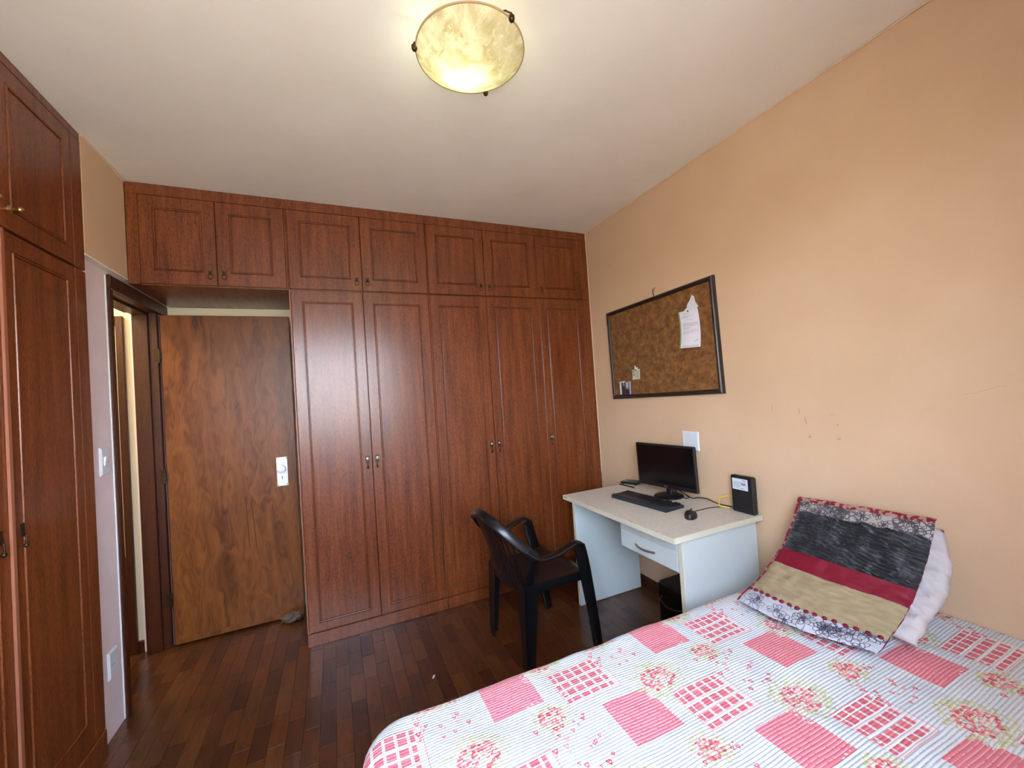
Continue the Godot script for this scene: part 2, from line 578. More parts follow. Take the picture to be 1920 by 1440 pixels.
func build_door() -> void:
	var d := Node3D.new()
	d.name = "door_1"
	add_child(d)
	d.set_meta("kind", "structure")
	tag(d, "plain brown veneered door standing open beside the wardrobe", "door")
	var zf := -0.455     # hinge side of the opening
	var zn := 0.125      # lock side
	# far jamb: stop and rebate, facing the camera
	part("jamb", spanmesh(Vector3(-3.106, 0, zf - 0.033), Vector3(-3.028, 2.125, zf + 0.012), 0.003), M.frame_wood, d)
	part("jamb", spanmesh(Vector3(-3.028, 0, zf - 0.035), Vector3(-2.986, 2.125, zf - 0.002), 0.002), M.frame_wood, d)
	part("jamb", spanmesh(Vector3(-3.14, 0, zn), Vector3(-2.986, 2.125, zn + 0.03), 0.003), M.frame_wood, d)
	part("head_jamb", spanmesh(Vector3(-3.14, 2.1, zf + 0.012), Vector3(-2.986, 2.13, zn), 0.003), M.frame_wood, d)
	part("head_stop", spanmesh(Vector3(-3.1, 2.086, zf + 0.012), Vector3(-3.03, 2.1, zn), 0.002), M.frame_wood, d)
	# architrave on the room side
	part("architrave", spanmesh(Vector3(-2.986, 0, zn + 0.004), Vector3(-2.972, 2.1, zn + 0.042), 0.004), M.frame_wood, d)
	part("architrave", spanmesh(Vector3(-2.986, 2.1, -0.6), Vector3(-2.968, 2.172, zn + 0.042), 0.005), M.frame_wood, d)
	part("architrave", spanmesh(Vector3(-2.986, 0, -0.53), Vector3(-2.972, 2.1, zf - 0.04), 0.004), M.frame_wood, d)
	for y in [0.3, 1.07, 1.83]:
		var hst := ms()
		for k in 3:
			sweep(hst, [Vector3(0, -0.045 + k * 0.03, 0), Vector3(0, -0.017 + k * 0.03, 0)], 0.006, 0.006, 12, Vector3.RIGHT)
		addbox(hst, Vector3(-0.014, 0, -0.003), Vector3(0.022, 0.09, 0.002))
		part("hinge", hst.commit(), M.bronze, d, Vector3(-2.977, y, zf + 0.012))
	var leaf := part("leaf", box(Vector3(0.722, 2.078, 0.035), 0.002), M.door_veneer, d, Vector3(-2.606, 1.051, -0.4655))
	leaf.set_meta("label", "brown door leaf with flame figured veneer and scratches")
	# the enamelled lock plate with its knob and keyhole
	var st := ms()
	rings(st, 0.066, 0.197, [[0.0, -0.001], [0.0, 0.002], [0.002, 0.0035]])
	part("lock_plate", st.commit(), M.white_enamel, leaf, Vector3(0.272, -0.04, 0.0185))
	st = ms()
	lathe(st, [Vector2(0.0, 0.0), Vector2(0.012, 0.0), Vector2(0.012, 0.018), Vector2(0.022, 0.022), Vector2(0.0275, 0.03), Vector2(0.0275, 0.038), Vector2(0.024, 0.044), Vector2(0.014, 0.048), Vector2(0.0, 0.049)], 28, Vector3.ZERO, Basis(Vector3.RIGHT, PI / 2))
	part("door_knob", st.commit(), M.white_enamel, leaf, Vector3(0.270, -0.018, 0.021))
	st = ms()
	lathe(st, [Vector2(0.0, 0.0), Vector2(0.0, 0.0004), Vector2(0.0036, 0.0004), Vector2(0.0036, 0.0)], 14, Vector3(0, 0.005, 0), Basis(Vector3.RIGHT, PI / 2))
	addbox(st, Vector3(0, -0.004, 0.0002), Vector3(0.0036, 0.014, 0.0004))
	part("keyhole", st.commit(), M.black_hole, leaf, Vector3(0.270, -0.082, 0.022))
	for sx in [-0.027, 0.027]:
		for sy in [-0.09, 0.09]:
			part("screw", lathemesh([Vector2(0.0035, 0), Vector2(0.003, 0.001), Vector2(0, 0.0014)], 10), M.bronze, leaf, Vector3(0.272 + sx, -0.04 + sy, 0.0215), Vector3(PI / 2, 0, 0))
	# scratches in the veneer
	for s in [[-2.65, 1.492, 0.05, 0.35], [-2.58, 1.478, 0.045, -0.6], [-2.552, 0.70, 0.34, 0.03], [-2.515, 0.66, 0.36, 0.06]]:
		part("scratch", box(Vector3(0.003, s[2], 0.0004)), M.subfloor, leaf, Vector3(s[0] + 2.606, s[1] - 1.051, 0.0176), Vector3(0, 0, s[3]))

# ---------------------------------------------------------------- fitted wardrobes
func cabinet_door(parent: Node, x0: float, x1: float, y0: float, y1: float, inset_x: float, in_top: float, in_bot: float, z := 0.0) -> MeshInstance3D:
	var w := x1 - x0 - 0.0035
	var h := y1 - y0 - 0.0035
	var st := ms()
	# slab with its rounded outer edge up to the field
	var e := 0.0025
	var X := w / 2.0
	var Y := h / 2.0
	var px := X - inset_x
	var pt := Y - in_top
	var pb := -Y + in_bot
	rings(st, w, h, [[0.0, -0.02], [0.0, -e], [e * 0.4, -e * 0.35], [e, 0.0]], false)
	# face round the panel
	var o := [Vector3(-X + e, -Y + e, 0), Vector3(X - e, -Y + e, 0), Vector3(X - e, Y - e, 0), Vector3(-X + e, Y - e, 0)]
	var i := [Vector3(-px, pb, 0), Vector3(px, pb, 0), Vector3(px, pt, 0), Vector3(-px, pt, 0)]
	for s in 4:
		quad(st, o[s], o[(s + 1) % 4], i[(s + 1) % 4], i[s], Vector3.BACK)
	var d := part("door", st.commit(), M.wardrobe_wood, parent, Vector3((x0 + x1) / 2, (y0 + y1) / 2, z))
	# moulding: groove, round bead, groove; then the panel field
	var mid := Vector3(0, (pt + pb) / 2, 0)
	st = ms()
	var list := [[0.0, 0.0], [0.0005, -0.005], [0.0028, -0.005], [0.0032, 0.0005], [0.0045, 0.0028], [0.0062, 0.0038], [0.0078, 0.0038], [0.0095, 0.0028], [0.0108, 0.0005], [0.0112, -0.005], [0.0135, -0.005], [0.014, -0.0008]]
	rings(st, px * 2, pt - pb, list, false)
	part("panel_moulding", st.commit(), M.wardrobe_wood, d, mid)
	st = ms()
	rings(st, px * 2 - 0.028, pt - pb - 0.028, [[0.0, -0.0008], [0.002, 0.0]])
	part("panel", st.commit(), M.wardrobe_wood, d, mid)
	return d

func handle_mesh(kind: int) -> ArrayMesh:
	var key := "handle%d" % kind
	if cache.has(key):
		return cache[key]
	var st := ms()
	if kind == 0:   # overhead door: cross shaped plate with a drop ring
		addbox(st, Vector3(0, 0.012, 0.0015), Vector3(0.008, 0.032, 0.003), 0.001, Basis(Vector3.BACK, 0.6))
		addbox(st, Vector3(0, 0.012, 0.0015), Vector3(0.008, 0.032, 0.003), 0.001, Basis(Vector3.BACK, -0.6))
		lathe(st, [Vector2(0.0, 0.0), Vector2(0.006, 0.0), Vector2(0.007, 0.004), Vector2(0.004, 0.009), Vector2(0.0, 0.01)], 14, Vector3(0, 0.006, 0), Basis(Vector3.RIGHT, PI / 2))
		var ring := []
		for k in 25:
			var a := TAU * k / 24.0
			ring.append(Vector3(sin(a) * 0.0125, -0.010 - cos(a) * -0.016, 0.006 + 0.002 * cos(a)))
		sweep(st, ring, 0.0022, 0.0022, 8, Vector3.BACK)
	else:           # tall door: escutcheon with lock and a drop pull
		var y0 := 0.016
		rings_at(st, Vector3(0, y0, 0), 0.022, 0.046, [[0.0, 0.0], [0.0, 0.002], [0.002, 0.0032]])
		sweep(st, [Vector3(0, 0.0, 0.009), Vector3(0, -0.012, 0.010), Vector3(0, -0.03, 0.009)], [0.003, 0.0022, 0.004], [0.003, 0.0022, 0.004], 10, Vector3.BACK)
		lathe(st, [Vector2(0.0, -0.008), Vector2(0.005, -0.0065), Vector2(0.008, 0.0), Vector2(0.006, 0.005), Vector2(0.0, 0.007)], 14, Vector3(0, -0.035, 0.009))
		lathe(st, [Vector2(0.0, -0.004), Vector2(0.004, 0.0), Vector2(0.0, 0.004)], 10, Vector3(0, 0.001, 0.008))
	cache[key] = st.commit()
	return cache[key]

func rings_at(st: SurfaceTool, at: Vector3, w: float, h: float, list: Array) -> void:
	var s2 := ms()
	rings(s2, w, h, list)
	st.append_from(s2.commit(), 0, Transform3D(Basis.IDENTITY, at))

func build_wardrobes() -> void:
	var ytop := 2.667
	var yseam := 2.171
	# overhead units: [x0, x1, door edges, post edges, label]
	var up := [
		[-2.957, -2.2, [-2.905, -2.557, -2.207], 0.064, "brown overhead cabinet bridging the open doorway, two panelled doors"],
		[-2.2, -1.341, [-2.195, -1.772, -1.345], 0.062, "brown overhead cabinet next to the bridging one, two panelled doors"],
		[-1.341, -0.481, [-1.337, -0.916, -0.485], 0.062, "brown overhead cabinet next to the single-door corner one, two panelled doors"],
		[-0.481, 0.0, [-0.477, -0.07], 0.062, "brown single-door overhead cabinet in the corner by the peach wall"]]
	for u in up:
		var t := thing("overhead_cabinet", u[4], "cabinet", Vector3(u[0], yseam, 0), 0.0, "overhead cabinets under the ceiling")
		var off := Vector3(u[0], yseam, 0)
		part("body", spanmesh(Vector3(0.0005, 0.0, -0.6), Vector3(u[1] - u[0] - 0.0005, CEIL - yseam - 0.001, -0.0215)), M.carcass_wood, t)
		part("fascia", spanmesh(Vector3(0.0005, ytop - yseam + 0.0005, -0.021), Vector3(u[1] - u[0] - 0.0005, CEIL - yseam - 0.001, -0.001), 0.002), M.wardrobe_wood, t)
		var edges: Array = u[2]
		if edges[0] - u[0] > 0.003:
			part("stile", spanmesh(Vector3(0.0005, 0, -0.021), Vector3(edges[0] - u[0], ytop - yseam, -0.003), 0.001), M.wardrobe_wood, t)
		if u[1] - edges[-1] > 0.003:
			part("stile", spanmesh(Vector3(edges[-1] - u[0], 0, -0.021), Vector3(u[1] - u[0] - 0.0005, ytop - yseam, -0.003), 0.001), M.wardrobe_wood, t)
		for k in edges.size() - 1:
			var d := cabinet_door(t, edges[k] - off.x, edges[k + 1] - off.x, 0.004, ytop - yseam, u[3] if u[3] < 0.063 or k == 1 else 0.060, 0.064, 0.071)
			var w: float = edges[k + 1] - edges[k]
			var hx := w / 2 - 0.033 if k == 0 and edges.size() == 3 else -w / 2 + 0.033
			part("handle", handle_mesh(0), M.bronze, d, Vector3(hx, -0.183, 0.0))
	# tall units
	var low := [
		[-2.2, -1.341, [-2.192, -1.774, -1.345], "tall brown wardrobe beside the open door, two panelled doors"],
		[-1.341, -0.481, [-1.337, -0.916, -0.485], "tall brown wardrobe behind the black plastic chair, two panelled doors"],
		[-0.481, 0.0, [-0.477, -0.07], "narrow single-door tall wardrobe in the corner behind the desk"]]
	for u in low:
		var t := thing("tall_wardrobe", u[3], "wardrobe", Vector3(u[0], 0, 0), 0.0, "tall wardrobes along the far wall")
		part("body", spanmesh(Vector3(0.0005, 0.0, -0.6), Vector3(u[1] - u[0] - 0.0005, yseam - 0.001, -0.0215)), M.carcass_wood, t)
		part("plinth", spanmesh(Vector3(0.0005, 0.0, -0.021), Vector3(u[1] - u[0] - 0.0005, 0.074, 0.004), 0.002), M.wardrobe_wood, t)
		var edges: Array = u[2]
		if edges[0] - u[0] > 0.003:
			part("stile", spanmesh(Vector3(0.0005, 0.075, -0.021), Vector3(edges[0] - u[0], yseam - 0.002, -0.003), 0.001), M.wardrobe_edge, t)
		if u[1] - edges[-1] > 0.003:
			part("stile", spanmesh(Vector3(edges[-1] - u[0], 0.075, -0.021), Vector3(u[1] - u[0] - 0.0005, yseam - 0.002, -0.003), 0.001), M.wardrobe_wood, t)
		for k in edges.size() - 1:
			var d := cabinet_door(t, edges[k] - u[0], edges[k + 1] - u[0], 0.076, yseam - 0.003, 0.0575, 0.068, 0.051)
			var w: float = edges[k + 1] - edges[k]
			var hx := w / 2 - 0.03 if k == 0 and edges.size() == 3 else -w / 2 + 0.03
			var hd := part("handle", handle_mesh(1), M.bronze, d, Vector3(hx, 1.066 - 1.122, 0.0))
			if edges.size() == 2 or k == 1 and u[0] < -2.0:
				part_key(d, Vector3(hx, 1.066 - 1.122 + 0.024, 0.009))
			part("lock_cylinder", knob_lock(), M.steel, d, Vector3(hx, 1.066 - 1.122 + 0.022, 0.0032))
			hd.set_meta("label", "small dark bronze lock plate with a drop pull")
	# the wardrobe on the left side, turned to face +x; its local x runs towards -z
	var ys := 2.108
	for row in 2:
		for unit in 2:
			var z0 := 0.415 if unit == 0 else 1.362
			var z1 := 1.362 if unit == 0 else 2.25
			var edges := [0.495, 0.924, 1.353] if unit == 0 else [1.366, 1.80, 2.236]
			var label: String = ["tall brown wardrobe beside the pink wall strip, worn edge between its doors", "tall brown wardrobe beside the worn-edged one, farther from the doorway"][unit] if row == 0 else ["brown overhead cabinet above the worn-edged wardrobe beside the pink wall", "brown overhead cabinet beyond the one beside the pink wall"][unit]
			var t := thing("tall_wardrobe" if row == 0 else "overhead_cabinet", label, "wardrobe" if row == 0 else "cabinet", Vector3(LEFT, 0.0 if row == 0 else ys, z1), PI / 2, "cabinets facing the peach wall")
			var W := z1 - z0
			var y0 := 0.0
			var y1 := ys if row == 0 else CEIL - ys - 0.002
			part("body", spanmesh(Vector3(0.0005, 0, -0.56), Vector3(W - 0.0005, y1 - 0.001, -0.0215)), M.carcass_wood, t)
			var db := 0.12 if row == 0 else 0.004
			var dt := y1 - 0.003 if row == 0 else 2.69 - ys
			if row == 0:
				part("plinth", spanmesh(Vector3(0.0005, 0, -0.021), Vector3(W - 0.0005, 0.117, 0.004), 0.003), M.carcass_wood, t)
			else:
				part("fascia", spanmesh(Vector3(0.0005, dt + 0.001, -0.021), Vector3(W - 0.0005, y1, -0.001), 0.002), M.wardrobe_wood, t)
			part("stile", spanmesh(Vector3(z1 - edges[0] + 0.001, db, -0.021), Vector3(W - 0.0005, dt, 0.0), 0.002), M.wardrobe_wood, t)
			if row == 0 and unit == 0:
				part("edge_strip", spanmesh(Vector3(z1 - 0.935, db, -0.001), Vector3(z1 - 0.915, dt, 0.008), 0.003), M.wardrobe_edge, t)
			for k in 2:
				var a: float = z1 - edges[k + 1]
				var b: float = z1 - edges[k]
				var d := cabinet_door(t, a, b, db, dt, 0.052, 0.062, 0.1 if row == 0 else 0.068)
				var hx := (-1.0 if k == 0 else 1.0) * ((b - a) / 2 - 0.05)
				if row == 0:
					part("handle", handle_mesh(1), M.bronze, d, Vector3(hx, 1.085 - (db + dt) / 2, 0.0))
				else:
					part("handle", knob_mesh(), M.brass, d, Vector3(hx, 2.186 - ys - (db + dt) / 2, 0.0))

func knob_mesh() -> ArrayMesh:
	if not cache.has("knob"):
		var st := ms()
		lathe(st, [Vector2(0.0, 0.0), Vector2(0.012, 0.0), Vector2(0.012, 0.003), Vector2(0.005, 0.007), Vector2(0.0045, 0.018), Vector2(0.009, 0.024), Vector2(0.010, 0.03), Vector2(0.006, 0.036), Vector2(0.0, 0.037)], 18, Vector3.ZERO, Basis(Vector3.RIGHT, PI / 2))
		cache["knob"] = st.commit()
	return cache["knob"]

func knob_lock() -> ArrayMesh:
	if not cache.has("lock"):
		var st := ms()
		lathe(st, [Vector2(0.0075, 0.0), Vector2(0.0075, 0.0055), Vector2(0.006, 0.0065), Vector2(0.0025, 0.0065), Vector2(0.0025, 0.004), Vector2(0.0, 0.004)], 16, Vector3.ZERO, Basis(Vector3.RIGHT, PI / 2))
		cache["lock"] = st.commit()
	return cache["lock"]

func part_key(d: Node, at: Vector3) -> void:
	var st := ms()
	addbox(st, Vector3(0, 0, 0.008), Vector3(0.003, 0.003, 0.016))
	var ring := []
	for k in 17:
		var a := TAU * k / 16.0
		ring.append(Vector3(0.008 * cos(a), 0.008 * sin(a), 0.022))
	sweep(st, ring, 0.0018, 0.0018, 8, Vector3.BACK)
	part("key", st.commit(), M.steel, d, at)

# ---------------------------------------------------------------- the window behind the camera
func build_window() -> void:
	var x0 := -2.9
	var x1 := -1.25
	var y0 := 1.02
	var y1 := 2.3
	var z0 := 2.96
	var st := ms()
	span(st, Vector3(-3.66, 0, z0), Vector3(x0, CEIL, z0 + 0.15))
	span(st, Vector3(x1, 0, z0), Vector3(0.15, CEIL, z0 + 0.15))
	span(st, Vector3(x0, 0, z0), Vector3(x1, y0, z0 + 0.15))
	span(st, Vector3(x0, y1, z0), Vector3(x1, CEIL, z0 + 0.15))
	struct("wall_front", st.commit(), M.wall_peach, "peach wall with the window opposite the tall wardrobes", "wall")
	var w := Node3D.new()
	w.name = "window_1"
	add_child(w)
	w.set_meta("kind", "structure")
	tag(w, "wide aluminium sliding window opposite the tall wardrobes", "window")
	part("sill", spanmesh(Vector3(x0, y0, z0 - 0.02), Vector3(x1, y0 + 0.02, z0 + 0.15), 0.003), M.white_enamel, w)
	var f := ms()
	span(f, Vector3(x0, y0 + 0.02, z0 + 0.06), Vector3(x0 + 0.035, y1, z0 + 0.12), 0.003)
	span(f, Vector3(x1 - 0.035, y0 + 0.02, z0 + 0.06), Vector3(x1, y1, z0 + 0.12), 0.003)
	span(f, Vector3(x0, y1 - 0.035, z0 + 0.06), Vector3(x1, y1, z0 + 0.12), 0.003)
	span(f, Vector3(x0, y0 + 0.02, z0 + 0.06), Vector3(x1, y0 + 0.055, z0 + 0.12), 0.003)
	part("frame", f.commit(), M.aluminium, w)
	var half := (x1 - x0 - 0.07) / 2
	for k in 2:
		var a := x0 + 0.035 + k * half
		var zz := z0 + 0.075 + k * 0.03
		var s := ms()
		var ya := y0 + 0.055
		var yb := y1 - 0.035
		span(s, Vector3(a, ya, zz - 0.01), Vector3(a + 0.03, yb, zz + 0.01), 0.002)
		span(s, Vector3(a + half - 0.03, ya, zz - 0.01), Vector3(a + half, yb, zz + 0.01), 0.002)
		span(s, Vector3(a, ya, zz - 0.01), Vector3(a + half, ya + 0.03, zz + 0.01), 0.002)
		span(s, Vector3(a, yb - 0.03, zz - 0.01), Vector3(a + half, yb, zz + 0.01), 0.002)
		var sash := part("sash", s.commit(), M.aluminium, w)
		part("pane", spanmesh(Vector3(a + 0.03, ya + 0.03, zz - 0.001), Vector3(a + half - 0.03, yb - 0.03, zz + 0.001)), M.pane_glass, sash)

func build_ceiling_lamp() -> void:
	var t := thing("ceiling_lamp", "round marbled glass ceiling lamp held by three dark knobs", "lamp", Vector3(-1.476, CEIL, 1.47))
	part("base_plate", lathemesh([Vector2(0.0, -0.018), Vector2(0.12, -0.018), Vector2(0.135, -0.001), Vector2(0.0, -0.001)], 40), M.white_enamel, t)
	# alabaster shade: a shallow bowl
	var g := mat("alabaster_glass", Color.WHITE, 0.22)
	var im := alabaster()
	g.albedo_texture = im
	g.backlight_enabled = true
	g.backlight = Color(1.0, 0.98, 0.92)
	var R := 0.19
	var bowl := func(u: float, v: float) -> Vector3:
		var th := v * 0.64
		return Vector3(cos(TAU * u) * R * sin(th) / sin(0.64), -0.07 - 0.318 * (cos(th) - cos(0.64)), sin(TAU * u) * R * sin(th) / sin(0.64))
	var uvf := func(u: float, v: float) -> Vector2:
		return Vector2(0.5 + cos(TAU * u) * v * 0.49, 0.5 + sin(TAU * u) * v * 0.49)
	part("glass_shade", gridmesh(64, 20, bowl, uvf), g, t)
	part("shade_rim", lathemesh([Vector2(R - 0.003, -0.068), Vector2(R - 0.001, -0.073), Vector2(R + 0.002, -0.072), Vector2(R + 0.002, -0.066), Vector2(R - 0.003, -0.068)], 64), mat("rim_glass", rgb(176, 148, 104), 0.3), t)
	for a in [1.13, 3.34, -0.94]:
		var c := Vector3(cos(a), 0, sin(a))
		var k := ms()
		lathe(k, [Vector2(0.0, -0.012), Vector2(0.007, -0.01), Vector2(0.010, -0.003), Vector2(0.010, 0.006), Vector2(0.003, 0.010), Vector2(0.003, 0.018), Vector2(0.0, 0.018)], 18)
		part("knob", k.commit(), M.bronze, t, c * (R + 0.004) + Vector3(0, -0.072, 0))
	for a in [1.13, 3.34, -0.94]:
		var c := Vector3(cos(a), 0, sin(a))
		part("arm", tubemesh([c * 0.125 + Vector3(0, -0.012, 0), c * 0.17 + Vector3(0, -0.03, 0), c * (R + 0.004) + Vector3(0, -0.056, 0)], 0.003, 8), M.bronze, t)
	# a compact fluorescent bulb lying inside
	var bm := mat("bulb_glow", rgb(255, 255, 245), 0.4)
	bm.emission_enabled = true
	bm.emission = rgb(240, 255, 235)
	bm.emission_energy_multiplier = 10.0
	var bst := ms()
	sweep(bst, [Vector3(0.035, -0.055, -0.005), Vector3(0.0, -0.075, -0.06), Vector3(-0.012, -0.080, -0.085)], [0.02, 0.025, 0.012], [0.018, 0.018, 0.01], 16)
	part("bulb", bst.commit(), bm, t, Vector3(-0.015, -0.012, -0.015))
	part("socket", tubemesh([Vector3(0.09, -0.03, 0.09), Vector3(0.025, -0.06, -0.01)], 0.019, 16), M.white_enamel, t)
	var l := OmniLight3D.new()
	l.name = "bulb_light"
	t.add_child(l)
	l.position = Vector3(-0.018, -0.094, -0.078)
	l.light_color = Color(0.95, 1.0, 0.88)
	l.light_energy = 0.016
	l.light_size = 0.012
	l.omni_range = 8.0
	l.omni_attenuation = 2.0
	l.shadow_enabled = true

func alabaster() -> ImageTexture:
	var s := 512
	var im := Image.create(s, s, false, Image.FORMAT_RGB8)
	var n := FastNoiseLite.new()
	n.seed = 77
	n.frequency = 0.008
	n.fractal_octaves = 4
	for y in s:
		for x in s:
			var wx := n.get_noise_2d(x * 0.8, y * 0.8 + 300) * 70.0
			var k := n.get_noise_2d(x + wx, y - wx)
			var vein := 1.0 - absf(n.get_noise_2d(x * 1.3 + wx + 900, y * 0.7 + wx))
			var c := rgb(196, 180, 140).lerp(rgb(232, 226, 200), clampf(k * 1.1 + 0.55, 0, 1))
			c = c.lerp(rgb(250, 246, 224), pow(vein, 22.0) * 0.55)
			im.set_pixel(x, y, c)
	return ImageTexture.create_from_image(im)

# ---------------------------------------------------------------- bed
func wrap_rect(im: Image, x: int, y: int, w: int, h: int, c: Color) -> void:
	var W := im.get_width()
	var H := im.get_height()
	x = posmod(x, W)
	y = posmod(y, H)
	for ox in [0, -W]:
		for oy in [0, -H]:
			im.fill_rect(Rect2i(x + ox, y + oy, w, h), c)

func disc(im: Image, x: float, y: float, r: float, c: Color) -> void:
	for k in range(-int(r), int(r) + 1):
		var w := int(sqrt(maxf(0.0, r * r - k * k)))
		wrap_rect(im, int(x) - w, int(y) + k, w * 2 + 1, 1, c)

func quilt_texture() -> Array:
	# one repeat is 0.585 m by 0.5 m
	var W := 1024
	var H := 880
	var px := 1024.0 / 0.585
	var im := Image.create(W, H, false, Image.FORMAT_RGB8)
	var rng := RandomNumberGenerator.new()
	rng.seed = 5
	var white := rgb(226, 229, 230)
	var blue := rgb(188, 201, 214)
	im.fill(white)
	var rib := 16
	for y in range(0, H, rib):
		im.fill_rect(Rect2i(0, y, W, 5), blue)  # shade in the rib valleys, painted in as blue-grey lines
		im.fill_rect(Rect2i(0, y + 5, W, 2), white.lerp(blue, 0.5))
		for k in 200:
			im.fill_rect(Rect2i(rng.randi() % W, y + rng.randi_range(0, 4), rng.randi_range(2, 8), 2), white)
	# checked strips of ground
	for s in [[0.0, 0.29, 0.09, 0.06], [0.47, 0.08, 0.09, 0.10], [0.20, 0.12, 0.06, 0.12], [0.47, 0.36, 0.06, 0.10]]:
		for k in range(0, int(s[2] * px), 9):
			wrap_rect(im, int(s[0] * px) + k, int(s[1] * px), 3, int(s[3] * px), blue.lerp(rgb(206, 190, 204), 0.4))
	var pink := rgb(228, 122, 134)
	# solid patches with rows of pale stitches
	for c in [[0.07, 0.37], [0.362, 0.12]]:
		var w := int(0.158 * px)
		var h := int(0.152 * px)
		var x0 := int(c[0] * px) - w / 2
		var y0 := int(c[1] * px) - h / 2
		wrap_rect(im, x0, y0, w, h, pink)
		for yy in range(0, h, rib):
			for xx in range(0, w, 10):
				if rng.randf() < 0.85:
					wrap_rect(im, x0 + xx, y0 + yy - posmod(y0, rib), 7, 5, rgb(240, 186, 196))
	# gingham patches
	for c in [[0.283, 0.428], [0.0, 0.18]]:
		var w := 0.184
		var h := 0.150
		var x0: float = c[0] - w / 2
		var y0: float = c[1] - h / 2
		wrap_rect(im, int(x0 * px), int(y0 * px), int(w * px), int(h * px), rgb(230, 226, 227))
		for i in 6:
			for j in 5:
				var cw := 0.0245 if i != 0 and i != 5 else 0.013
				var ch := 0.0225 if j != 0 and j != 4 else 0.016
				var sx: float = x0 + [0.0, 0.018, 0.0505, 0.083, 0.1155, 0.148][i] + 0.005
				var sy: float = y0 + [0.002, 0.022, 0.055, 0.088, 0.121][j] + 0.004
				wrap_rect(im, int(sx * px), int(sy * px), int(cw * px), int(ch * px), rgb(220, 106, 118) if (i + j) % 2 == 0 else rgb(226, 118, 128))
		for e in [[x0, y0, w, 0.002], [x0, y0 + h, w, 0.002], [x0, y0, 0.002, h], [x0 + w, y0, 0.002, h]]:
			wrap_rect(im, int(e[0] * px), int(e[1] * px), int(e[2] * px), int(e[3] * px), rgb(226, 120, 128))
	# roses with yellowish leaves
	var reds := [rgb(224, 112, 120), rgb(234, 160, 160), rgb(208, 88, 98), rgb(236, 204, 196), rgb(228, 138, 132)]
	var greens := [rgb(216, 214, 176), rgb(202, 204, 160), rgb(224, 220, 192), rgb(192, 196, 152)]
	for c in [[0.205, 0.285], [0.495, 0.03], [0.43, 0.26], [0.14, 0.03]]:
		var big: bool = c[1] > 0.28 or c[0] > 0.48
		for k in (260 if big else 130):
			var a := rng.randf() * TAU
			var r := sqrt(rng.randf()) * (0.075 if big else 0.05)
			disc(im, (c[0] + cos(a) * r * 1.15) * px, (c[1] + sin(a) * r) * px, rng.randf_range(4, 12), greens[rng.randi() % 4])
		for k in (150 if big else 80):
			var a := rng.randf() * TAU
			var r := sqrt(rng.randf()) * (0.046 if big else 0.032)
			disc(im, (c[0] + cos(a) * r * 1.2) * px, (c[1] + sin(a) * r) * px, rng.randf_range(4, 11), reds[rng.randi() % 5])
		for k in (170 if big else 90):
			wrap_rect(im, int((c[0] + rng.randf_range(-0.08, 0.08)) * px), int((c[1] + rng.randf_range(-0.075, 0.075)) * px), rng.randi_range(4, 16), 6, white)
	# scattered hearts
	for k in 64:
		var base: Array = [[0.44, 0.36], [0.15, 0.11]][k % 2]
		var hx: float = (base[0] + rng.randf_range(-0.075, 0.075)) * px
		var hy: float = (base[1] + rng.randf_range(-0.085, 0.085)) * px
		var s := rng.randf_range(5.0, 15.0)
		for row in int(s * 2):
			var w := s * 2.0 * (1.0 - absf(row / (s * 2.0) - 0.25) * (0.6 if row < s * 0.5 else 1.25))
			wrap_rect(im, int(hx - w / 2), int(hy + row), maxi(1, int(w)), 1, reds[k % 3])
		if s > 5.0:
			disc(im, hx, hy + s * 0.6, s * 0.3, white)
	return [ImageTexture.create_from_image(im)]

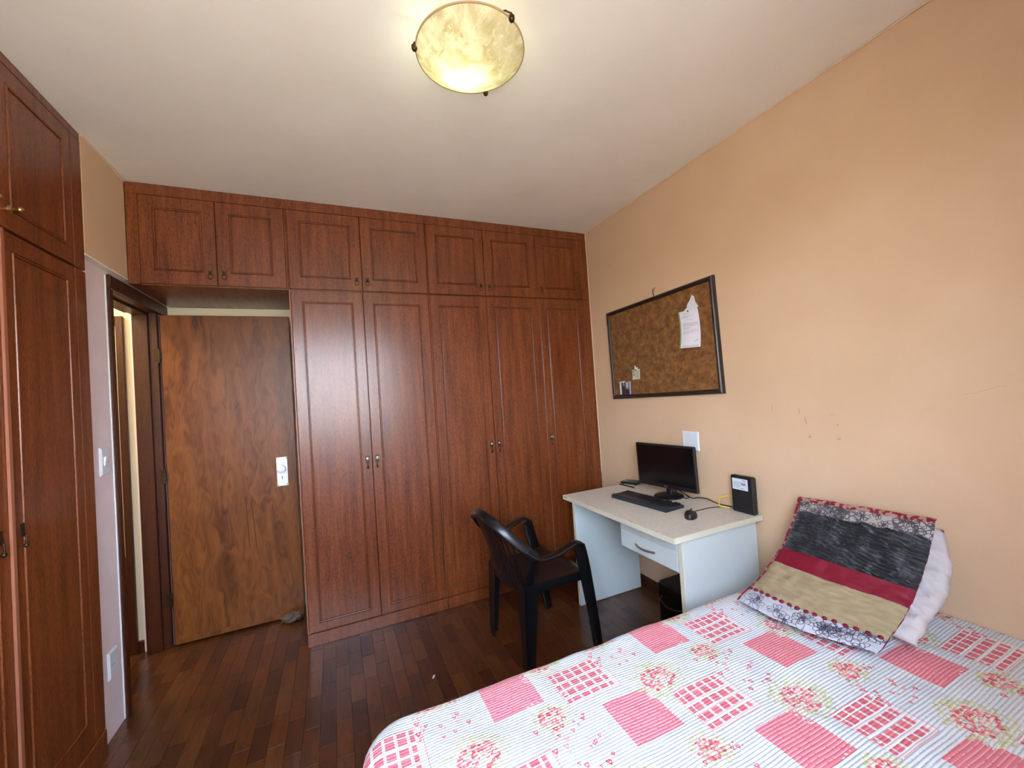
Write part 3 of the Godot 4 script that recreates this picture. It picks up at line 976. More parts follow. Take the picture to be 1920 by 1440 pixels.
func build_bed() -> void:
	var X1 := -1.965   # foot end
	var Z0 := 1.512    # side towards the desk
	var Z1 := 2.9
	var b := thing("bed", "bed under the pink patchwork bedspread, pushed against the peach wall", "bed", Vector3(0, 0, 0))
	part("bed_base", spanmesh(Vector3(X1 + 0.06, 0.1, Z0 + 0.06), Vector3(-0.02, 0.32, Z1 - 0.06), 0.01), M.frame_wood, b)
	part("mattress", spanmesh(Vector3(X1 + 0.05, 0.32, Z0 + 0.05), Vector3(-0.02, BED - 0.03, Z1 - 0.05), 0.03), M.mattress_cloth, b)
	for x in [X1 + 0.12, -0.1]:
		for z in [Z0 + 0.12, Z1 - 0.12]:
			part("leg", lathemesh([Vector2(0.0, 0.0), Vector2(0.022, 0.0), Vector2(0.03, 0.1), Vector2(0.0, 0.1)], 16), M.frame_wood, b, Vector3(x, 0, z))
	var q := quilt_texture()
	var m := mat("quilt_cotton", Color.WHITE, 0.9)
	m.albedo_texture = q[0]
	m.rim_enabled = true
	m.rim = 0.15
	var R := 0.13
	var r := 0.06
	var n := FastNoiseLite.new()
	n.seed = 4
	n.frequency = 1.6
	n.fractal_octaves = 3
	var drop := 0.36
	var reach := R + r * (PI / 2 - 1.0) + drop
	var lx := -X1 - R       # from the wall to where the foot side starts to turn
	var plen := lx + reach
	var za := Z0 + R
	var zb := Z1 - R
	var qlen := zb - za + 2.0 * reach
	var flat := func(u: float, v: float) -> Vector2:
		return Vector2(-u * plen, za - reach + v * qlen)
	var cloth := func(u: float, v: float) -> Vector3:
		var f: Vector2 = flat.call(u, v)
		var ex := maxf(0.0, -f.x - lx)
		var ez := (f.y - za) if f.y < za else ((f.y - zb) if f.y > zb else 0.0)
		var e := Vector2(-ex, ez)
		var d := e.length()
		var dir := e / d if d > 1e-6 else Vector2.ZERO
		var core := Vector2(maxf(f.x, -lx), clampf(f.y, za, zb))
		var out := d
		var y := BED
		if d > R - r:
			var th := minf((d - (R - r)) / r, PI / 2)
			out = R - r + r * sin(th)
			y -= r * (1.0 - cos(th)) + maxf(0.0, d - (R - r) - r * PI / 2)
		var p := core + dir * out
		var wob := n.get_noise_2d(p.x * 1.7, p.y * 1.7 + y)
		y += wob * 0.009 - 0.006 * absf(sin(p.x * 2.0)) * smoothstep(0.0, 0.2, d) + 0.006 * smoothstep(-0.35, 0.0, p.x)
		if d > R:
			p += dir * 0.012 * sin((f.x + f.y) * 16.0) * smoothstep(R, R + 0.3, d)
		return Vector3(p.x - 0.004, y, p.y)
	var uvf := func(u: float, v: float) -> Vector2:
		var f: Vector2 = flat.call(u, v)
		return Vector2((f.x + 1.9) / 0.585, (f.y - 1.5) / 0.5)
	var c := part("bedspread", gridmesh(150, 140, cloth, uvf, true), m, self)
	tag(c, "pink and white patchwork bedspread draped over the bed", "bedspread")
	m.normal_enabled = true
	var rel := Image.create(8, 176, false, Image.FORMAT_RGB8)
	for y in 176:
		var s := cos(PI * fposmod(y - 2.5, 16.0) / 16.0) * 0.75
		var nn := Vector3(0, s, 1).normalized()
		rel.fill_rect(Rect2i(0, y, 8, 1), Color(nn.x * 0.5 + 0.5, nn.y * 0.5 + 0.5, nn.z * 0.5 + 0.5))
	var full := Image.create(8, 880, false, Image.FORMAT_RGB8)
	for k in 5:
		full.blit_rect(rel, Rect2i(0, 0, 8, 176), Vector2i(0, k * 176))
	m.normal_texture = ImageTexture.create_from_image(full)
	m.normal_scale = 0.7

# ---------------------------------------------------------------- pillow and cushion
func line_art(w: int, h: int, base: Color, ink: Color, seed_: int, count: int, size: float) -> ImageTexture:
	var im := Image.create(w, h, false, Image.FORMAT_RGB8)
	im.fill(base)
	var rng := RandomNumberGenerator.new()
	rng.seed = seed_
	for k in count:
		var c := Vector2(rng.randf() * w, rng.randf() * h)
		var R := size * rng.randf_range(0.6, 1.2)
		for petal in 7:
			var a := petal * TAU / 7 + rng.randf()
			var pc := c + Vector2(cos(a), sin(a)) * R * 0.55
			var rx := R * rng.randf_range(0.3, 0.5)
			var ry := R * rng.randf_range(0.18, 0.34)
			for s in 60:
				var t := TAU * s / 60.0
				var p := Vector2(cos(t) * rx, sin(t) * ry).rotated(a) + pc
				wrap_rect(im, int(p.x), int(p.y), 4, 4, ink)
		for s in 90:
			var t := s * 0.22
			var p := c + Vector2(cos(t), sin(t)) * R * 0.3 * s / 90.0
			wrap_rect(im, int(p.x), int(p.y), 4, 4, ink)
	return ImageTexture.create_from_image(im)

func build_cushions() -> void:
	var n := FastNoiseLite.new()
	n.seed = 14
	n.frequency = 1.0
	n.fractal_octaves = 3
	# white pillow leaning on the wall
	var P := thing("white_pillow", "plain white pillow leaning on the peach wall behind the patchwork cushion", "pillow", Vector3(-0.2, BED, 1.93))
	var pil := func(side: float) -> Callable:
		return func(u: float, v: float) -> Vector3:
			var s := Vector2(lerpf(-0.05, -0.36, v), lerpf(0.868, 0.578, v))
			var nrm := Vector2(-0.66, 0.75)
			var edge := (1.0 - pow(absf(2 * u - 1), 3.5)) * (1.0 - pow(absf(2 * v - 1), 3.5))
			s += nrm * (side * 0.034 * pow(maxf(edge, 0.0), 0.6) - 0.045 * sin(v * PI))
			s += nrm * n.get_noise_2d(u * 9.0, v * 12.0 + side * 20.0) * 0.022 * minf(1.0, edge * 4.0)
			var z := lerpf(1.70 - 0.015 * cos(v * PI), 2.072 + 0.022 * sin(v * PI * 1.5) + 0.055 * v, u) + n.get_noise_2d(v * 12.0, u * 3.0 + 50.0) * 0.008
			return Vector3(s.x + 0.2, s.y - BED, z - 1.93)
	var uv0 := func(u: float, v: float) -> Vector2: return Vector2(u, v)
	var st := ms()
	grid(st, 40, 40, pil.call(1.0), uv0, false)
	grid(st, 40, 40, pil.call(-1.0), uv0, true)
	st.generate_normals()
	part("pillowcase", st.commit(), M.pillow_cotton, P)
	# patchwork cushion: v runs from its top at the wall to its hem on the bed
	var C := thing("patchwork_cushion", "patchwork cushion with black ruched, crimson and tan bands on the bed", "cushion", Vector3(-0.3, BED, 1.85))
	var front := func(u: float, v: float, lift: float) -> Vector3:
		var top := Vector2(-0.108, 0.888)
		var bot := Vector2(lerpf(-0.545, -0.475, u) - 0.035 * sin(u * PI), 0.558)
		var s := top.lerp(bot, v)
		var dir := (bot - top).normalized()
		var nrm := Vector2(dir.y, -dir.x)
		if nrm.y < 0.0:
			nrm = -nrm
		s -= nrm * 0.06 * sin(v * PI) * (1.0 - 0.15 * sin(u * PI))
		var edge := (1.0 - pow(absf(2 * u - 1), 6.0)) * (1.0 - pow(absf(2 * v - 1), 8.0))
		s += nrm * (lift * (0.010 + 0.016 * sqrt(maxf(edge, 0.0))) + n.get_noise_2d(u * 5.0, v * 6.0) * 0.008)
		s.y += 0.018 * (u - 0.5) * (1.0 - v)
		var z := lerpf(1.632 + 0.004 * sin(v * 7.0), lerpf(2.078, 2.055, v), u)
		return Vector3(s.x + 0.3, s.y - BED, z - 1.85)
	var gray := mat("gray_floral", Color.WHITE, 0.85)
	gray.albedo_texture = line_art(1024, 128, rgb(170, 164, 158), rgb(70, 66, 72), 6, 26, 70.0)
	var hem := mat("white_floral", Color.WHITE, 0.85)
	hem.albedo_texture = line_art(1024, 200, rgb(184, 186, 194), rgb(52, 52, 72), 9, 14, 95.0)
	var ruched := mat("black_ruched", Color.WHITE, 0.5)
	ruched.rim_enabled = true
	ruched.rim = 0.5
	ruched.albedo_texture = line_art(1024, 512, rgb(26, 27, 31), rgb(62, 64, 68), 3, 40, 60.0)
	var crimson := mat("crimson_cloth", rgb(126, 0, 38), 0.6)
	var tan := mat("tan_suede", Color.WHITE, 0.95)
	tan.albedo_texture = noise_tex(61, 0.012, rgb(146, 130, 98), rgb(176, 160, 126), 512, 4)
	var back := mat("red_print", Color.WHITE, 0.9)
	back.albedo_texture = noise_tex(71, 0.035, rgb(112, 18, 28), rgb(176, 130, 122), 512, 3, [[0.52, rgb(138, 30, 42)], [0.6, rgb(182, 140, 132)]])
	var bands := [["top_strip", 0.0, 0.105, gray, 0.0], ["ruched_band", 0.105, 0.44, ruched, 1.0], ["crimson_band", 0.44, 0.575, crimson, 0.0], ["tan_band", 0.575, 0.87, tan, 0.0], ["hem_strip", 0.87, 1.0, hem, 0.0]]
	for b in bands:
		var v0: float = b[1]
		var v1: float = b[2]
		var ruff: float = b[4]
		var f := func(u: float, v: float) -> Vector3:
			var vv := lerpf(v0, v1, v)
			# the seams dip towards the side by the desk
			vv += (0.055 * (u - 0.5)) * sin(clampf(vv, 0, 1) * PI)
			var lift := 1.0
			if ruff > 0.0:
				lift += 0.42 * sin(v * 13.0 * TAU + n.get_noise_2d(u * 9.0, v * 4.0) * 4.5) * (0.6 + 0.8 * n.get_noise_2d(u * 14.0, v * 20.0 + 70.0))
			elif v0 > 0.43 and v0 < 0.5:
				lift += 0.04
			return front.call(u, vv, lift)
		var uvb := func(u: float, v: float) -> Vector2: return Vector2(u * 1.0, v)
		part(b[0], gridmesh(56, 90 if ruff > 0.0 else 22, f, uvb, false), b[3], C)
	# the back of the cushion, in red printed cloth, wraps a little past the front edges
	var bk := func(u: float, v: float) -> Vector3:
		var uu := lerpf(-0.022, 0.985, u)
		var vv := lerpf(-0.05, 0.985, v)
		var p: Vector3 = front.call(clampf(uu, 0, 1), clampf(vv, 0, 1), -0.6 if vv > 0.0 else 0.6)
		p.z += minf(0.0, uu) * 0.9
		p += Vector3(0.03, 0.012, 0) * clampf(-vv / 0.05, 0, 1)
		return p
	part("back", gridmesh(40, 40, bk, uv0, true), back, C)
	# piping of small crimson bobbles over the hem
	for k in 16:
		var u := 0.02 + k * 0.0635
		var v := 0.87 + 0.055 * (u - 0.5) * sin(0.87 * PI)
		part("bobble", lathemesh([Vector2(0.0, -0.005), Vector2(0.006, -0.004), Vector2(0.0085, 0.0), Vector2(0.006, 0.004), Vector2(0.0, 0.005)], 12), crimson, C, front.call(u, v, 1.15))

# ---------------------------------------------------------------- desk
func build_desk() -> void:
	var x0 := -0.612
	var z0 := 0.402
	var z1 := 1.377
	var t := thing("desk", "white laminate office desk with one drawer against the peach wall", "desk", Vector3(-0.3, 0, 0.89))
	var o := Vector3(-0.3, 0, 0.89)
	var sp := func(a: Vector3, b: Vector3, e: float) -> ArrayMesh: return spanmesh(a - o, b - o, e)
	part("desk_top", sp.call(Vector3(x0 + 0.003, DESK - 0.027, z0 + 0.003), Vector3(-0.012, DESK, z1 - 0.003), 0.0008), M.desk_top, t)
	part("edge_band", sp.call(Vector3(x0, DESK - 0.027, z0), Vector3(x0 + 0.003, DESK - 0.0003, z1), 0.0008), M.desk_edge, t)
	part("edge_band", sp.call(Vector3(x0 + 0.003, DESK - 0.027, z1 - 0.003), Vector3(-0.012, DESK - 0.0003, z1), 0.0008), M.desk_edge, t)
	part("edge_band", sp.call(Vector3(x0 + 0.003, DESK - 0.027, z0), Vector3(-0.012, DESK - 0.0003, z0 + 0.003), 0.0008), M.desk_edge, t)
	for k in 2:
		var a := 0.412 if k == 0 else 1.332
		part("side_panel", sp.call(Vector3(-0.547, 0.002, a), Vector3(-0.04, DESK - 0.027, a + 0.026), 0.001), M.desk_panel, t)
		part("edge_band", sp.call(Vector3(-0.55, 0.002, a), Vector3(-0.547, DESK - 0.027, a + 0.026), 0.001), M.desk_edge, t)
	# hanging drawer box
	part("drawer_case", sp.call(Vector3(-0.53, 0.56, 0.93), Vector3(-0.10, 0.714, 1.331), 0.001), M.desk_panel, t)
	part("lock_rail", sp.call(Vector3(-0.549, 0.654, 0.914), Vector3(-0.531, 0.714, 1.326), 0.0015), M.desk_panel, t)
	var dr := part("drawer", sp.call(Vector3(-0.549, 0.556, 0.914), Vector3(-0.531, 0.651, 1.326), 0.0015), M.desk_panel, t)
	var hp := []
	for k in 13:
		var a := k / 12.0
		hp.append(Vector3(-0.55 - 0.022 * sin(a * PI), 0.600, 1.034 + 0.144 * a) - o)
	var hst := ms()
	sweep(hst, hp, 0.003, 0.006, 10, Vector3.UP)
	part("handle", hst.commit(), M.steel, dr)
	var lk := ms()
	lathe(lk, [Vector2(0.0, 0.0), Vector2(0.0, 0.004), Vector2(0.006, 0.004), Vector2(0.0085, 0.003), Vector2(0.0085, 0.0)], 18, Vector3.ZERO, Basis(Vector3.BACK, PI / 2))
	addbox(lk, Vector3(-0.0042, 0, 0), Vector3(0.0006, 0.007, 0.0016))
	part("lock", lk.commit(), M.bronze, t, Vector3(-0.549, 0.690, 1.252) - o)
	part("cable_grommet", lathemesh([Vector2(0.0, 0.0005), Vector2(0.028, 0.0005), Vector2(0.030, 0.0015), Vector2(0.032, 0.0), Vector2(0.0, 0.0)], 28), M.chip_wood, t, Vector3(-0.055, DESK - 0.0012, 0.50) - o)
	part("front_edge_chips", chips(o, x0, z0, z1), M.chip_wood, t)
	# rubber feet
	for z in [0.425, 1.345]:
		for x in [-0.5, -0.08]:
			part("glide", spanmesh(Vector3(x - 0.01, 0.0, z - 0.008) - o, Vector3(x + 0.01, 0.002, z + 0.008) - o), M.black_plastic, t)

func chips(o: Vector3, x0: float, z0: float, z1: float) -> ArrayMesh:
	var st := ms()
	var rng := RandomNumberGenerator.new()
	rng.seed = 8
	for k in 26:
		var l := rng.randf_range(0.004, 0.016)
		addbox(st, Vector3(x0 + 0.0035, DESK - 0.0005, rng.randf_range(0.66, z1 - 0.06)) - o, Vector3(rng.randf_range(0.0015, 0.003), 0.0012, l))
	for k in 3:
		addbox(st, Vector3(x0 + 0.001, DESK - 0.008, z0 + 0.02 + k * 0.012) - o, Vector3(0.0032, rng.randf_range(0.003, 0.006), 0.009))
	return st.commit()

func build_computer() -> void:
	# monitor facing the chair
	var yaw := -1.4266
	var t := thing("monitor", "black flat computer monitor on a round foot on the desk", "monitor", Vector3(-0.113, DESK + 0.0006, 0.845), yaw)
	part("foot", lathemesh([Vector2(0.0, 0.0), Vector2(0.086, 0.0), Vector2(0.088, 0.004), Vector2(0.084, 0.009), Vector2(0.03, 0.014), Vector2(0.0, 0.014)], 48), M.black_plastic, t)
	var st := ms()
	addbox(st, Vector3(0, 0.06, -0.012), Vector3(0.042, 0.1, 0.022), 0.006)
	part("neck", st.commit(), M.black_plastic, t)
	var head := part("housing", box(Vector3(0.428, 0.272, 0.022), 0.005), M.black_plastic, t, Vector3(0, 0.189, 0.012), Vector3(0.03, 0, 0))
	part("housing_back", box(Vector3(0.28, 0.17, 0.03), 0.012), M.black_plastic, head, Vector3(0, -0.01, -0.024))
	part("screen", box(Vector3(0.404, 0.232, 0.001)), M.screen_black, head, Vector3(0, 0.008, 0.0112))
	var lg := TextMesh.new()
	var sf := SystemFont.new()
	sf.font_names = PackedStringArray(["Droid Sans"])
	lg.font = sf
	lg.text = "AOC"
	lg.font_size = 16
	lg.pixel_size = 0.0008
	lg.depth = 0.0006
	var logo := part("logo", lg, M.steel, head, Vector3(0, -0.123, 0.0115))
	logo.set_meta("label", "small silver lettering on the lower bezel")
	# keyboard
	var kb := thing("keyboard", "dark grey computer keyboard lying in front of the monitor", "keyboard", Vector3(-0.3105, DESK + 0.0006, 0.86), -PI / 2 + 0.09)
	var L := 0.425
	var D := 0.146
	var kprof := PackedVector2Array([Vector2(-D / 2, 0.0), Vector2(D / 2, 0.0), Vector2(D / 2, 0.012), Vector2(D / 2 - 0.006, 0.016), Vector2(-D / 2 + 0.012, 0.024), Vector2(-D / 2, 0.018)])
	var km := prism(kprof, L)
	part("body", km, M.key_plastic, kb, Vector3(-L / 2, 0, 0), Vector3(0, PI / 2, 0))
	var keys := ms()
	var slope := Basis(Vector3.RIGHT, atan2(0.008, 0.128))
	for row in 6:
		for k in 21:
			if (k == 15 or k == 18) or (row == 5 and k > 3 and k < 9 and k != 6):
				continue
			var zz := -D / 2 + 0.022 + row * 0.0195 + (0.004 if row > 0 else 0.0)
			var yy := 0.0245 - (zz + D / 2 - 0.012) / 0.128 * 0.008
			addbox(keys, Vector3(-L / 2 + 0.016 + k * 0.0196, yy, zz), Vector3(0.092 if row == 5 and k == 6 else 0.0168, 0.006, 0.0165), 0.002, slope)
	part("keys", keys.commit(), M.black_plastic, kb)
	# mouse
	var mo := thing("computer_mouse", "small black computer mouse on the desk", "mouse", Vector3(-0.318, DESK, 1.202), -0.95)
	var mf := func(u: float, v: float) -> Vector3:
		var th := u * TAU
		var ph := v * PI / 2
		var rz := 0.052 * (1.0 if sin(th) > 0 else 0.98)
		return Vector3(cos(th) * 0.031 * pow(sin(ph), 0.7) * (1.0 - 0.12 * sin(th)), 0.036 * pow(cos(ph), 0.75) * (1.0 - 0.12 * -sin(th)), sin(th) * rz * pow(sin(ph), 0.7))
	part("shell", gridmesh(36, 14, mf, func(u, v): return Vector2(u, v)), M.black_plastic, mo)
	part("wheel", lathemesh([Vector2(0.0, -0.003), Vector2(0.008, -0.003), Vector2(0.009, 0.0), Vector2(0.008, 0.003), Vector2(0.0, 0.003)], 20), M.key_plastic, mo, Vector3(0, 0.0295, -0.03), Vector3(0, 0, PI / 2))
	var mc := part("mouse_cable", tubemesh(curve([Vector3(-0.276, DESK + 0.008, 1.168), Vector3(-0.24, DESK + 0.004, 1.155), Vector3(-0.16, DESK + 0.003, 1.150), Vector3(-0.08, DESK + 0.003, 1.162), Vector3(-0.035, DESK + 0.003, 1.20)]), 0.0022, 8), M.cable_black, self)
	tag(mc, "thin black mouse cable running back across the desk", "cable")
	# router standing at the back corner
	var r := thing("router", "black upright router with a white sticker on the desk corner", "router", Vector3(-0.045, DESK, 1.308), -PI / 2)
	var rm := ms()
	addbox(rm, Vector3(0, 0.0965, 0), Vector3(0.128, 0.193, 0.034), 0.007)
	part("case", rm.commit(), M.black_plastic, r)
	part("sticker", box(Vector3(0.088, 0.058, 0.0006)), sticker_mat(), r, Vector3(-0.006, 0.150, 0.0172), Vector3.ZERO)
	var yc := part("network_cable", tubemesh(curve([Vector3(-0.045, DESK + 0.066, 1.243), Vector3(-0.05, DESK + 0.07, 1.215), Vector3(-0.065, DESK + 0.05, 1.175), Vector3(-0.068, DESK + 0.012, 1.17), Vector3(-0.055, DESK + 0.005, 1.19), Vector3(-0.042, DESK + 0.005, 1.215)]), 0.0035, 8), M.cable_yellow, self)
	tag(yc, "yellow network cable looping out of the black router", "cable")
	var pc := part("power_cable", tubemesh(curve([Vector3(-0.075, DESK + 0.045, 0.885), Vector3(-0.06, DESK + 0.02, 0.93), Vector3(-0.05, DESK + 0.006, 0.97), Vector3(-0.03, DESK + 0.012, 1.0), Vector3(-0.03, DESK + 0.018, 1.06), Vector3(-0.035, DESK + 0.010, 1.11), Vector3(-0.028, DESK + 0.005, 1.15), Vector3(-0.02, DESK + 0.004, 1.2), Vector3(-0.018, DESK + 0.004, 1.24)]), 0.003, 8), M.cable_black, self)
	tag(pc, "black cable running from the monitor to the router", "cable")
	var sc := part("signal_cable", tubemesh(curve([Vector3(-0.085, DESK + 0.05, 0.87), Vector3(-0.09, DESK + 0.012, 0.905), Vector3(-0.075, DESK + 0.004, 0.945), Vector3(-0.045, DESK + 0.004, 0.94), Vector3(-0.04, DESK + 0.008, 0.915), Vector3(-0.02, DESK + 0.004, 0.9)]), 0.0025, 8), M.cable_black, self)
	tag(sc, "short black cable looped behind the monitor foot", "cable")
	# calculator and pen by the wall
	var ca := thing("calculator", "dark desk calculator lying in the desk corner near the wardrobe", "calculator", Vector3(-0.062, DESK, 0.44), 0.35)
	part("body", box(Vector3(0.088, 0.014, 0.13), 0.004), M.black_plastic, ca, Vector3(0, 0.011, 0), Vector3(0, 0, 0.0))
	part("display", box(Vector3(0.07, 0.001, 0.026), 0.0003), mat("lcd", rgb(96, 100, 84), 0.3), ca, Vector3(0, 0.0185, -0.042))
	var cb := ms()
	for i in 5:
		for j in 5:
			addbox(cb, Vector3(-0.03 + i * 0.015, 0.0195, -0.014 + j * 0.016), Vector3(0.010, 0.004, 0.009), 0.001)
	part("buttons", cb.commit(), mat("calc_key", rgb(110, 106, 98), 0.5), ca)
	for x in [-0.03, 0.03]:
		for z in [-0.05, 0.05]:
			part("foot", box(Vector3(0.012, 0.005, 0.012)), M.black_plastic, ca, Vector3(x, 0.0025, z))
	var pen := thing("pen", "black pen lying on the desk beside the calculator", "pen", Vector3(-0.142, DESK, 0.50), 0.06)
	part("barrel", tubemesh([Vector3(0, 0.005, -0.05), Vector3(0, 0.005, 0.06)], 0.0048, 12), M.black_plastic, pen)
	part("tip", tubemesh([Vector3(0, 0.005, 0.06), Vector3(0, 0.004, 0.076)], [0.0046, 0.001], 12), M.steel, pen)
	part("cap", tubemesh([Vector3(0, 0.0056, -0.085), Vector3(0, 0.0056, -0.045)], 0.0056, 12), M.black_plastic, pen)
	# small computer case on the floor below
	var pt := thing("computer_case", "small black computer case on the floor under the desk", "computer", Vector3(-0.155, 0, 1.0))
	part("case", box(Vector3(0.2, 0.262, 0.28), 0.006), M.black_plastic, pt, Vector3(0, 0.139, 0))
	part("front_bezel", box(Vector3(0.012, 0.25, 0.268), 0.004), M.screen_black, pt, Vector3(-0.106, 0.139, 0))
	for s in [-1, 1]:
		for q in [-1, 1]:
			part("foot", box(Vector3(0.03, 0.008, 0.03)), M.cable_black, pt, Vector3(0.07 * s, 0.004, 0.1 * q))
	part("cable_loop", tubemesh(curve([Vector3(-0.112, 0.19, -0.11), Vector3(-0.15, 0.185, -0.08), Vector3(-0.155, 0.172, -0.02), Vector3(-0.13, 0.17, 0.03), Vector3(-0.112, 0.178, 0.05)]), 0.004, 8), M.key_plastic, pt)

func sticker_mat() -> StandardMaterial3D:
	var im := Image.create(176, 116, false, Image.FORMAT_RGB8)
	im.fill(rgb(214, 222, 234))
	var rng := RandomNumberGenerator.new()
	rng.seed = 2
	for row in 5:
		var x := 10
		while x < 92:
			var w := rng.randi_range(4, 14)
			im.fill_rect(Rect2i(x, 34 + row * 11, w, 4), rgb(130, 140, 160))
			x += w + 4
	for k in 26:
		im.fill_rect(Rect2i(100 + k * 2 + (k % 3), 40, 1 + k % 2, 26), rgb(60, 66, 84))
	im.fill_rect(Rect2i(112, 14, 46, 6), rgb(96, 96, 70))
	im.fill_rect(Rect2i(14, 94, 60, 4), rgb(150, 158, 176))
	im.fill_rect(Rect2i(96, 98, 30, 5), rgb(110, 110, 90))
	var m := mat("sticker_print", Color.WHITE, 0.5)
	m.albedo_texture = ImageTexture.create_from_image(im)
	m.uv1_triplanar = true
	m.uv1_scale = Vector3(1.0 / 0.088, 1.0 / 0.058, 1)
	m.uv1_offset = Vector3(0.5, 0.5, 0)
	return m

# ---------------------------------------------------------------- chair
func build_chair() -> void:
	var t := thing("plastic_armchair", "black plastic armchair with a slatted back facing the desk", "chair", Vector3(-0.93, 0, 0.602), deg_to_rad(6.0))
	var m: Material = M.chair_plastic
	# seat pan: a dished plate with a skirt
	var seat := func(u: float, v: float) -> Vector3:
		var x := lerpf(-0.205, 0.225, v)
		var hw := lerpf(0.195, 0.232, v)
		var z := lerpf(-hw, hw, u)
		var e := maxf(absf(2 * u - 1), absf(2 * v - 1))
		var y := 0.425 - 0.016 * (1.0 - pow(absf(2 * u - 1), 2.5)) * (1.0 - pow(absf(2 * v - 1), 3.0))
		if v > 0.86:
			y -= 0.03 * pow((v - 0.86) / 0.14, 2.0)
		return Vector3(x, y, z)
	part("seat", seat_shell(seat), m, t)
	# skirt below the seat edge
	for s in [-1.0, 1.0]:
		var sk := ms()
		sweep(sk, [Vector3(-0.19, 0.398, 0.186 * s), Vector3(0.0, 0.396, 0.205 * s), Vector3(0.17, 0.396, 0.224 * s)], 0.006, [0.026, 0.026, 0.026], 8, Vector3.UP, 0.5)
		part("seat_rail", sk.commit(), m, t)
	var skf := ms()
	sweep(skf, [Vector3(0.215, 0.38, -0.2), Vector3(0.228, 0.378, 0.0), Vector3(0.215, 0.38, 0.2)], 0.006, 0.02, 8, Vector3.UP, 0.5)
	part("seat_rail", skf.commit(), m, t)
	var skb := ms()
	sweep(skb, [Vector3(-0.205, 0.40, -0.18), Vector3(-0.225, 0.395, 0.0), Vector3(-0.205, 0.40, 0.18)], 0.006, 0.03, 8, Vector3.UP, 0.5)
	part("seat_rail", skb.commit(), m, t)
	# legs: angle section, wide at the top
	for s in [-1.0, 1.0]:
		var lg := ms()
		leg_shape(lg, [Vector3(-0.185, 0.43, 0.182 * s), Vector3(-0.215, 0.0, 0.196 * s)], 0.082, 0.05, s, -1.0)
		part("leg", lg.commit(), m, t)
		# front leg runs up to the arm
		var fl := ms()
		sweep(fl, curve([Vector3(0.108, 0.585, 0.272 * s), Vector3(0.128, 0.5, 0.27 * s), Vector3(0.150, 0.4, 0.262 * s), Vector3(0.185, 0.2, 0.254 * s), Vector3(0.215, 0.0, 0.246 * s)], 4), 0.016, [0.036, 0.036, 0.036, 0.036, 0.036, 0.036, 0.036, 0.036, 0.035, 0.034, 0.033, 0.032, 0.031, 0.030, 0.029, 0.028, 0.027], 12, Vector3.RIGHT, 0.55)
		part("leg", fl.commit(), m, t)
		# arm
		var ar := ms()
		sweep(ar, curve([Vector3(-0.20, 0.618, 0.226 * s), Vector3(-0.14, 0.575, 0.256 * s), Vector3(-0.06, 0.578, 0.272 * s), Vector3(0.03, 0.602, 0.276 * s), Vector3(0.085, 0.612, 0.276 * s), Vector3(0.115, 0.598, 0.274 * s), Vector3(0.124, 0.56, 0.272 * s)], 5), 0.026, 0.010, 12, Vector3.UP, 0.7)
		part("arm", ar.commit(), m, t)
		# bracket from the arm's dip down to the seat corner
		var br := ms()
		sweep(br, curve([Vector3(-0.155, 0.578, 0.244 * s), Vector3(-0.175, 0.5, 0.215 * s), Vector3(-0.185, 0.41, 0.19 * s)], 4), 0.008, [0.03, 0.027, 0.025, 0.024, 0.023, 0.024, 0.026, 0.028, 0.03], 12, Vector3.RIGHT, 0.6)
		part("arm_bracket", br.commit(), m, t)
	# back frame: an arch over the slats
	var arch := [Vector3(-0.16, 0.582, -0.248), Vector3(-0.235, 0.655, -0.215), Vector3(-0.305, 0.735, -0.165), Vector3(-0.345, 0.782, -0.085), Vector3(-0.355, 0.795, 0.0), Vector3(-0.345, 0.782, 0.085), Vector3(-0.305, 0.735, 0.165), Vector3(-0.235, 0.655, 0.215), Vector3(-0.16, 0.582, 0.248)]
	var af := ms()
	sweep(af, curve(arch, 6), 0.012, 0.028, 14, Vector3(0.75, 0.66, 0), 0.7)
	part("back_frame", af.commit(), m, t)
	var apts := curve(arch, 12)
	var lowr := ms()
	sweep(lowr, [Vector3(-0.208, 0.44, -0.18), Vector3(-0.222, 0.437, -0.09), Vector3(-0.228, 0.436, 0.0), Vector3(-0.222, 0.437, 0.09), Vector3(-0.208, 0.44, 0.18)], 0.007, 0.022, 10, Vector3.UP, 0.6)
	part("lower_rail", lowr.commit(), m, t)
	for k in 11:
		var z := -0.165 + k * 0.033
		# top of the slat: where the arch passes over a slightly fanned z
		var zt := z * 1.12
		var top := Vector3(-0.34, 0.77, zt)
		for i in apts.size() - 1:
			var p: Vector3 = apts[i]
			var q: Vector3 = apts[i + 1]
			if (p.z <= zt and q.z >= zt):
				top = p.lerp(q, (zt - p.z) / maxf(1e-5, q.z - p.z))
				break
		var b0 := Vector3(-0.226 + 0.018 * pow(absf(z) / 0.17, 2.0), 0.435, z)
		var mid := b0.lerp(top, 0.5) + Vector3(0.012, 0.0, 0)
		var sl := ms()
		sweep(sl, curve([b0, b0.lerp(mid, 0.5) + Vector3(0.004, 0, 0), mid, mid.lerp(top, 0.5) + Vector3(0.004, 0, 0), top + Vector3(0.004, -0.012, 0)], 3), 0.0138, 0.004, 8, Vector3.RIGHT, 0.7)
		part("back_slat", sl.commit(), m, t)

func seat_shell(f: Callable) -> ArrayMesh:
	var st := ms()
	var low := func(u: float, v: float) -> Vector3: return f.call(u, v) - Vector3(0, 0.006, 0)
	var uvf := func(u: float, v: float) -> Vector2: return Vector2(u, v)
	grid(st, 20, 20, f, uvf, true)
	grid(st, 20, 20, low, uvf, false)
	st.generate_normals()
	return st.commit()

